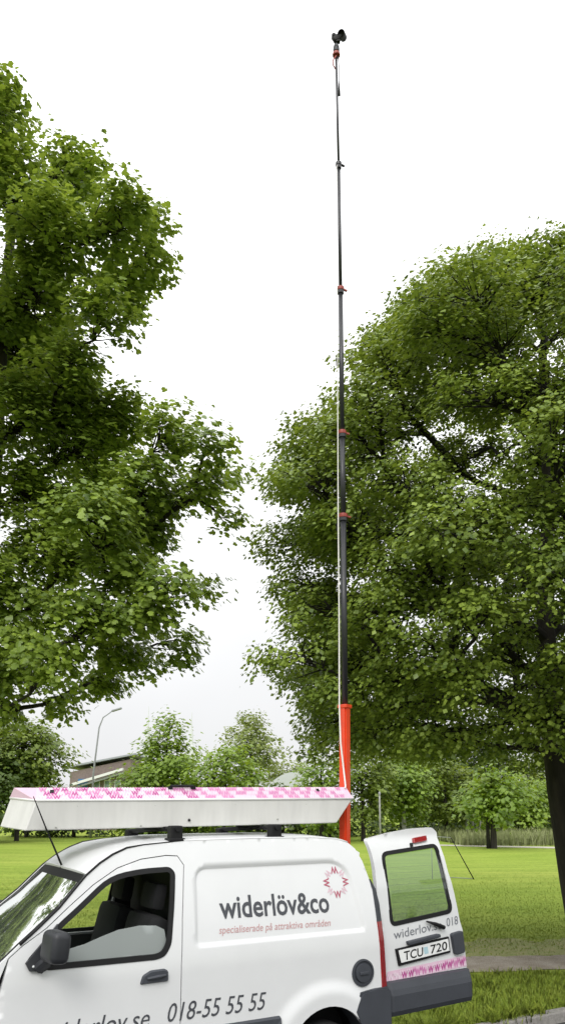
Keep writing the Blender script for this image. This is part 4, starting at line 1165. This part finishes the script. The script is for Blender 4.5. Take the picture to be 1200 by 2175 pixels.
# ---- trees and shrubs across the field
def far_tree(name, label, px, top, bot, hw, Y, m, seed, leaf=.26, dens=2.6, spr=.7, n=12, trunk=None, group=None, per=40, bias=0.0, bark='bark', shape='round'):
    dens *= 1.5; rg = np.random.default_rng(seed)
    g = at(px, 1712, Y); base = np.array([g[0], Y, 0.0])
    zt = at(px, top, Y)[2]; zb = max(.05, at(px, bot, Y)[2]); k = Y / F * 1.01
    W = hw * k; H_ = zt - zb; bl_ = []
    for i in range(n):
        t = (i + .5) / n; h = zb + H_ * (.06 + .86 * t)
        if shape == 'round': w = W * math.sqrt(max(.05, 1 - (2 * t - 1) ** 2)) 
        elif shape == 'cone': w = W * (1.0 - .82 * t)
        else: w = W * (1 - .35 * t)
        a_ = i * 2.4 + rg.uniform(-.4, .4); r_ = w * rg.uniform(.35, .7)
        b_ = max(.35, w * rg.uniform(.42, .6))
        bl_.append((base + np.array([r_ * math.cos(a_), r_ * math.sin(a_), h]), (b_, b_, max(.3, min(b_ * .7, H_ * .2)))))
    ht = zb + H_ * .75; rt = trunk or .12
    tr = [base + np.array((0, 0, -.05)), base + np.array((.02, 0, ht * .35)), base + np.array((0, .03, ht * .7)), base + np.array((0, 0, ht))]
    return tree(name, label, 'tree' if 'tree' in name else 'shrub', base, bl_, tr, [rt * 1.2, rt, rt * .7, .03], leaf, dens, spr, M[m], M[bark], (RH_V, RH_F), seed, group,
                per=per, tint_bias=bias, limb_r=.07, center=base + np.array([0, 0, zb + H_ * .4]), flat=.4)
# left part of the skyline
far_tree('round_tree', 'round green tree at the far left, standing behind the front end of the roof box', 40, 1522, 1700, 100, 46, 'leaf_mid', 21, n=16, dens=3.0)
far_tree('round_tree', 'darker low tree at the left edge under the round green one', -40, 1580, 1760, 110, 44, 'leaf_dark', 22, n=12)
far_tree('spreading_tree', 'pointed bright green tree between the lamp post and the mast', 352, 1503, 1760, 125, 47, 'leaf_bright', 23, n=20, dens=3.2, shape='cone', spr=.75)
far_tree('spreading_tree', 'low bright bushy tree right of the lamp post foot', 292, 1622, 1765, 60, 46, 'leaf_bright', 24, n=10, dens=3.2)
far_tree('spreading_tree', 'light yellow-green bushy tree in front of the airy round tree', 478, 1580, 1765, 80, 45, 'leaf_bright', 25, n=12, dens=3.2, bias=.1)
far_tree('airy_tree', 'airy pale round-topped tree with sky showing through its crown', 532, 1512, 1660, 70, 56, 'leaf_pale', 26, n=14, dens=2.0, leaf=.24, trunk=.16)
far_tree('shrub', 'hazy light green shrub over the pale roof left of the red mast', 610, 1612, 1680, 50, 75, 'leaf_pale', 27, n=7)
far_tree('shrub', 'yellow-green bush just left of the red mast base', 682, 1590, 1770, 62, 44, 'leaf_bright', 28, n=10, dens=3.2)
for i, (px, top, hw, m) in enumerate(((60, 1655, 70, 'leaf_dark'), (160, 1672, 60, 'leaf_dark'), (330, 1690, 90, 'leaf_mid'), (480, 1690, 80, 'leaf_dark'), (600, 1678, 75, 'leaf_dark'), (700, 1690, 50, 'leaf_dark'))):
    far_tree('shrub', ['dark shrub behind the nose of the roof box', 'dark low shrub under the brown building', 'green shrub behind the middle of the roof box',
                       'dark shrub under the roof box between the two roof bars', 'dark shrub under the roof box behind the rear roof bar', 'dark shrub behind the foot of the red mast'][i],
             px, top, 1771, hw, 52, m, 40 + i, n=8, dens=3, shape='box', group='shrubs along the far edge of the field')
# right part, seen under the big maple
far_tree('slender_tree', 'mid green tree behind the red mast base', 770, 1585, 1745, 75, 46, 'leaf_mid', 51, n=12, dens=3)
far_tree('slender_tree', 'bright tree with pale thin trunk behind the raised rear door', 856, 1600, 1740, 75, 48, 'leaf_bright', 52, n=12, dens=2.6, bark='birch', trunk=.13)
far_tree('slender_tree', 'olive green tree behind the right top corner of the open door', 945, 1610, 1745, 80, 50, 'leaf_mid', 53, n=12, dens=2.8)
far_tree('lawn_tree', 'young lawn tree with two dark stems standing before the tall dry grass', 1044, 1640, 1738, 75, 38, 'leaf_bright', 54, n=12, dens=3.0, trunk=.14)
far_tree('slender_tree', 'bright yellow-green tree left of the big trunk', 1105, 1650, 1760, 75, 52, 'leaf_bright', 55, n=12, dens=3.0, bias=.15)
far_tree('slender_tree', 'tall dim tree behind the right maple', 1010, 1560, 1740, 110, 60, 'leaf_dark', 56, n=14, dens=2.4)
far_tree('slender_tree', 'dim tree at the right edge behind the maple trunk', 1190, 1580, 1770, 110, 58, 'leaf_mid', 57, n=14, dens=2.4)
far_tree('slender_tree', 'dim tree directly behind the open rear door', 880, 1560, 1750, 110, 62, 'leaf_dark', 58, n=14, dens=2.4)
for i, (px, top, hw) in enumerate(((770, 1718, 45), (850, 1735, 50), (930, 1738, 50), (1000, 1742, 45), (1075, 1738, 50), (1150, 1740, 50), (1215, 1735, 50))):
    far_tree('shrub', ['dark shrub to the right of the red mast', 'dark shrub above the open rear door', 'dark shrub behind the door corner', 'dark shrub behind the pale thin posts',
                       'dark shrub right of the young lawn tree', 'dark shrub left of the maple trunk', 'dark shrub behind the maple trunk'][i],
             px, top, 1777, hw, 54, 'leaf_dark', 60 + i, n=7, dens=3, shape='box', group='dark shrubs along the right of the field')
# second dark stem of the lawn tree
g = at(1034, 1712, 38); tube_obj('stem', [(-.26, 0, -.02), (-.24, 0, 1.2), (-.12, 0, 2.2)], [.10, .085, .06], M['bark_dark'], [o for o in C.objects if o.name == 'lawn_tree'][0], 8)

# lamp posts and posts
def lamp(px, py0, top, Y, label, arm, r=.06):
    g = at(px, 1712, Y); b = (g[0], Y, 0); zt = at(px, top, Y)[2]
    t = thing('street_lamp', label, 'street lamp', b)
    k = Y / F
    tube_obj('post', [(-.0, 0, 0), (.10 * k * 20 * .1, 0, zt * .5), (arm * .22, 0, zt * .86), (arm * .42, 0, zt * .94), (arm, 0, zt)], [r * 1.3, r, r * .8, r * .7, r * .6], M['pole'], t, 8)
    bm = bmesh.new(); bm_box(bm, (arm + .2, 0, zt + .03), (.65, .28, .13), Matrix.Rotation(R(-18), 3, 'Y'), .04); obj('lamp_head', bm, M['pole'], t, 'auto')
lamp(196, 0, 1508, 50, 'curved grey street lamp rising behind the front of the roof box', 1.15)
lg = at(806, 1712, 44); t = thing('lamp_post', 'straight pale lamp post right of the red mast', 'lamp post', (lg[0], 44, 0))
tube_obj('post', [(0, 0, 0), (0, 0, 2.6)], [.06, .05], M['birch'], t, 8); bm = bmesh.new(); bm_lathe(bm, [(.0, 2.58), (.06, 2.6), (.075, 2.7), (.05, 2.78), (.0, 2.8)], Matrix.Identity(4), 10); obj('lamp_head', bm, M['pole'], t, 'auto')
for i, px in enumerate((988, 1001, 1008, 1015)):
    g = at(px, 1712, 50); t = thing('pale_post', ['thick pale post, leftmost of the four before the dark shrubs', 'second pale post from the left before the dark shrubs', 'third pale post from the left before the dark shrubs', 'rightmost pale post before the dark shrubs'][i], 'post', (g[0], 50, 0), 0, 'pale thin posts at the edge of the field')
    tube_obj('post', [(0, 0, 0), (.03 * i, 0, 1.0), (.02, 0, 1.5)], [.12 if i == 0 else .05] * 3, M['birch'], t, 7)

# buildings
def poly_obj(name, pts, faces, m, parent):
    me = bpy.data.meshes.new(name); me.from_pydata([tuple(map(float, p)) for p in pts], [], faces); return link(name, me, m, parent)
BY = 66.0; g = at(215, 1712, BY)
bld = thing('brick_building', 'brown brick building with sloping grey roof behind the curved street lamp', 'building', (g[0], BY, 0))
kk = BY / F
def bx(px): return (px - 215) * kk
def bz(py): return at(215, py, BY)[2]
bm = bmesh.new(); bm_box(bm, (bx(235), 3, bz(1650) / 2), (150 * kk, 6, bz(1650))); obj('wall', bm, M['brick'], bld)
def slab(name, a, b, th, y0, y1, m):
    P = [(a[0], y0, a[1]), (b[0], y0, b[1]), (b[0], y1, b[1]), (a[0], y1, a[1])]; Q = [(p[0], p[1], p[2] - th) for p in P]
    return poly_obj(name, P + Q, [(0, 1, 2, 3), (7, 6, 5, 4), (0, 4, 5, 1), (1, 5, 6, 2), (2, 6, 7, 3), (3, 7, 4, 0)], m, bld)
slab('roof', (bx(140), bz(1628)), (bx(285), bz(1600)), .14, -.4, 7, M['roofgrey'])
slab('gable_wall', (bx(148), bz(1640)), (bx(275), bz(1612)), 1.6, -.05, 5.9, M['brick'])
slab('fascia', (bx(158), bz(1664)), (bx(262), bz(1632)), .22, -.9, -.4, M['fascia'])
slab('canopy', (bx(165), bz(1670)), (bx(262), bz(1640)), .15, -.7, -.1, M['roofgrey'])
bm = bmesh.new(); bm_box(bm, (bx(176), -.12, bz(1675) ), (20 * kk, .12, 1.6)); obj('door', bm, M['blue'], bld)
for q in range(3):
    bm = bmesh.new(); bm_box(bm, (bx(205 + q * 22), -.06, bz(1668)), (13 * kk, .1, .9)); wi = obj('window', bm, M['fascia'], bld)
    bm = bmesh.new(); bm_box(bm, (bx(205 + q * 22), -.12, bz(1668)), (10 * kk, .04, .7)); obj('pane', bm, M['wsglass'], wi)
PY = 72.0; g = at(615, 1712, PY); kk = PY / F
hall = thing('pale_hall', 'pale hall with light curved sheet roof just left of the red mast', 'building', (g[0], PY, 0))
zb_ = at(615, 1668, PY)[2]; zt_ = at(615, 1640, PY)[2]
bm = bmesh.new(); bm_box(bm, (0, 5, zb_ / 2), (84 * kk, 9, zb_)); obj('wall', bm, M['palewall'], hall)
rp = [(-45 + 90 * i / 10, (1 - (abs(i / 10 - .62) / .62) ** 2)) for i in range(11)]
a = [(x * kk, -.5, zb_ + (zt_ - zb_) * max(0, h)) for x, h in rp]; b = [(x, 10, z) for x, _, z in a]
poly_obj('roof', a + b + [(p[0], p[1], zb_ - .2) for p in a] + [(p[0], p[1], zb_ - .2) for p in b],
         [(i, i + 1, 12 + i, 11 + i) for i in range(10)] + [(i + 1, i, 22 + i, 23 + i) for i in range(10)] + [(33 + i, 34 + i, 23 + i, 22 + i) for i in range(10)] + [(11 + i, 12 + i, 34 + i, 33 + i) for i in range(10)], M['tentroof'], hall)
HS = thing('house', 'low house with a chimney across the road, seen only mirrored in the rear door glass', 'house', (27, 1.0, -.08), R(75))
bm = bmesh.new(); bm_box(bm, (0, 0, 1.5), (13, 7, 3.0)); obj('wall', bm, M['palewall'], HS)
poly_obj('roof', [(-6.9, -3.9, 2.9), (6.9, -3.9, 2.9), (6.9, 3.9, 2.9), (-6.9, 3.9, 2.9), (-6.9, 0, 4.9), (6.9, 0, 4.9)], [(0, 1, 5, 4), (2, 3, 4, 5), (3, 0, 4), (1, 2, 5), (3, 2, 1, 0)], M['roofgrey'], HS)
bm = bmesh.new(); bm_box(bm, (1.5, 0, 5.2), (1.1, .7, 1.6)); obj('chimney', bm, M['brick'], HS)
# cathedral spires on the skyline
for i, (px, top) in enumerate(((310, 1500), (404, 1512))):
    Y = 420; g = at(px, 1712, Y); zt = at(px, top, Y)[2]
    t = thing('church_spire', ['faint pale church spire just left of the pointed bright tree', 'faint pale church spire just right of the top of the pointed bright tree'][i], 'spire', (g[0], Y, 0), 0, 'pale twin spires on the skyline')
    bm = bmesh.new(); bm_lathe(bm, [(1.9, 0), (1.9, zt * .62), (1.3, zt * .66), (.9, zt * .74), (.25, zt * .9), (.08, zt)], Matrix.Identity(4), 8); obj('spire', bm, M['spire_haze'], t)
    bm = bmesh.new(); bm_box(bm, (0, 0, zt * .3), (4.4, 4.4, zt * .6)); obj('tower', bm, M['spire_haze'], t)

# small goal-like frame on the lawn behind the open door
q0 = ground(1006, 1868); gf = thing('goal_frame', 'thin metal frame with dark slanting rod on the lawn by the open door', 'frame', tuple(q0))
tp_ = at(957, 1779, q0[1]) - q0; l0 = ground(935, 1864) - q0; tp2 = at(915, 1777, q0[1]) - q0
tube_obj('slanting_rod', [(0, 0, 0), tuple(tp_)], [.016, .012], M['black'], gf, 6)
tube_obj('ground_bar', [(0, 0, .02), (l0[0], l0[1], .02)], .010, M['pole'], gf, 6)
tube_obj('top_bar', [tuple(tp_), tuple(tp2)], .012, M['pole'], gf, 6)
bk = np.array(tp2); tube_obj('post', [tuple(tp2), (tp2[0], tp2[1], 0)], .012, M['pole'], gf, 6)

# ------------------------------------------------------------------ grass blades
def blades(name, n, sampler, h0, h1, w, m, seed, label=None, lean=.35):
    rg = np.random.default_rng(seed); P = sampler(rg, n); n = len(P)
    h = rg.uniform(h0, h1, n) * rg.uniform(.6, 1.2, n); a = rg.uniform(0, 2 * PI, n)
    s = np.stack([np.cos(a), np.sin(a), np.zeros(n)], 1) * (w * rg.uniform(.6, 1.3, n))[:, None]
    l = rg.normal(0, lean, (n, 2)) * h[:, None]
    tip = P + np.concatenate([l, h[:, None]], 1)
    mid = P + np.concatenate([l * .3, h[:, None] * .6], 1)
    V = np.stack([P - s, P + s, mid + s * .7, tip, mid - s * .7], 1).reshape(-1, 3)
    b = np.arange(n) * 5
    Fc = np.stack([b, b + 1, b + 2, b + 3, b + 4], 1)
    o = fastmesh(name, V, Fc, m, None, tint=rg.uniform(0, 1, n)); o['kind'] = 'stuff'
    return o
M['blade'] = leafmat('grass_blade', (.23, .34, .042), (.46, .55, .09), .15, True)
M['dryblade'] = leafmat('dry_grass', (.38, .47, .15), (.66, .71, .36), .2, True)
kd = lambda P: ((P - k0) @ NX)
pn = (pb - pa); pn = np.array([-pn[1], pn[0], 0]); pn /= np.linalg.norm(pn)
def near_path(P): return ((P - pd) @ pn)
def verge(rg, n):
    P = np.stack([rg.uniform(.2, 6, n), rg.uniform(5.5, 10, n), np.zeros(n)], 1)
    d1 = kd(P); d2 = near_path(P)
    pm_ = rg.uniform(0, 1, n); clump = np.sin(P[:, 0] * 7.1 + np.sin(P[:, 1] * 5) * 2) * np.sin(P[:, 1] * 9.3 + P[:, 0] * 3)
    return P[(d1 > .13) & (d2 < .03) & (pm_ < .6 + .4 * clump)]
blades('verge_grass', 75000, verge, .025, .085, .0036, M['blade'], 91)
pw = abs((pa - pd) @ pn)
def lawn_s(rg, n):
    y = 9.6 + 16 * rg.uniform(0, 1, n) ** 1.7; x = rg.uniform(-.46, .46, n) * y
    P = np.stack([x, y, np.zeros(n)], 1); d = near_path(P)
    e = d - pw; dens = np.clip((e - .05) / .9, .22, 1) * np.clip((26 - y) / 10, 0, 1)
    return P[(e > -.03) & (rg.uniform(0, 1, n) < dens)]
blades('lawn_blades', 100000, lawn_s, .010, .030, .006, M['blade'], 92)
def dry(rg, n):
    y = rg.uniform(40.5, 50, n); x = at(940, 1712, 45)[0] + rg.uniform(0, 14, n); return np.stack([x, y, np.zeros(n)], 1)
blades('tall_dry_grass', 15000, dry, .3, .75, .02, M['dryblade'], 93, lean=.2)
def kerbweeds(rg, n):
    s = rg.uniform(-1.2, 3.5, n); k = np.sin(s * 5.3) + np.sin(s * 11.7 + 1) > -.1
    P = k0 + AX * s[:, None] + NX * rg.normal(.13, .05, n)[:, None]; P[:, 2] = .0
    return P[k]
blades('kerb_weeds', 9000, kerbweeds, .05, .16, .004, M['blade'], 94, lean=.5)
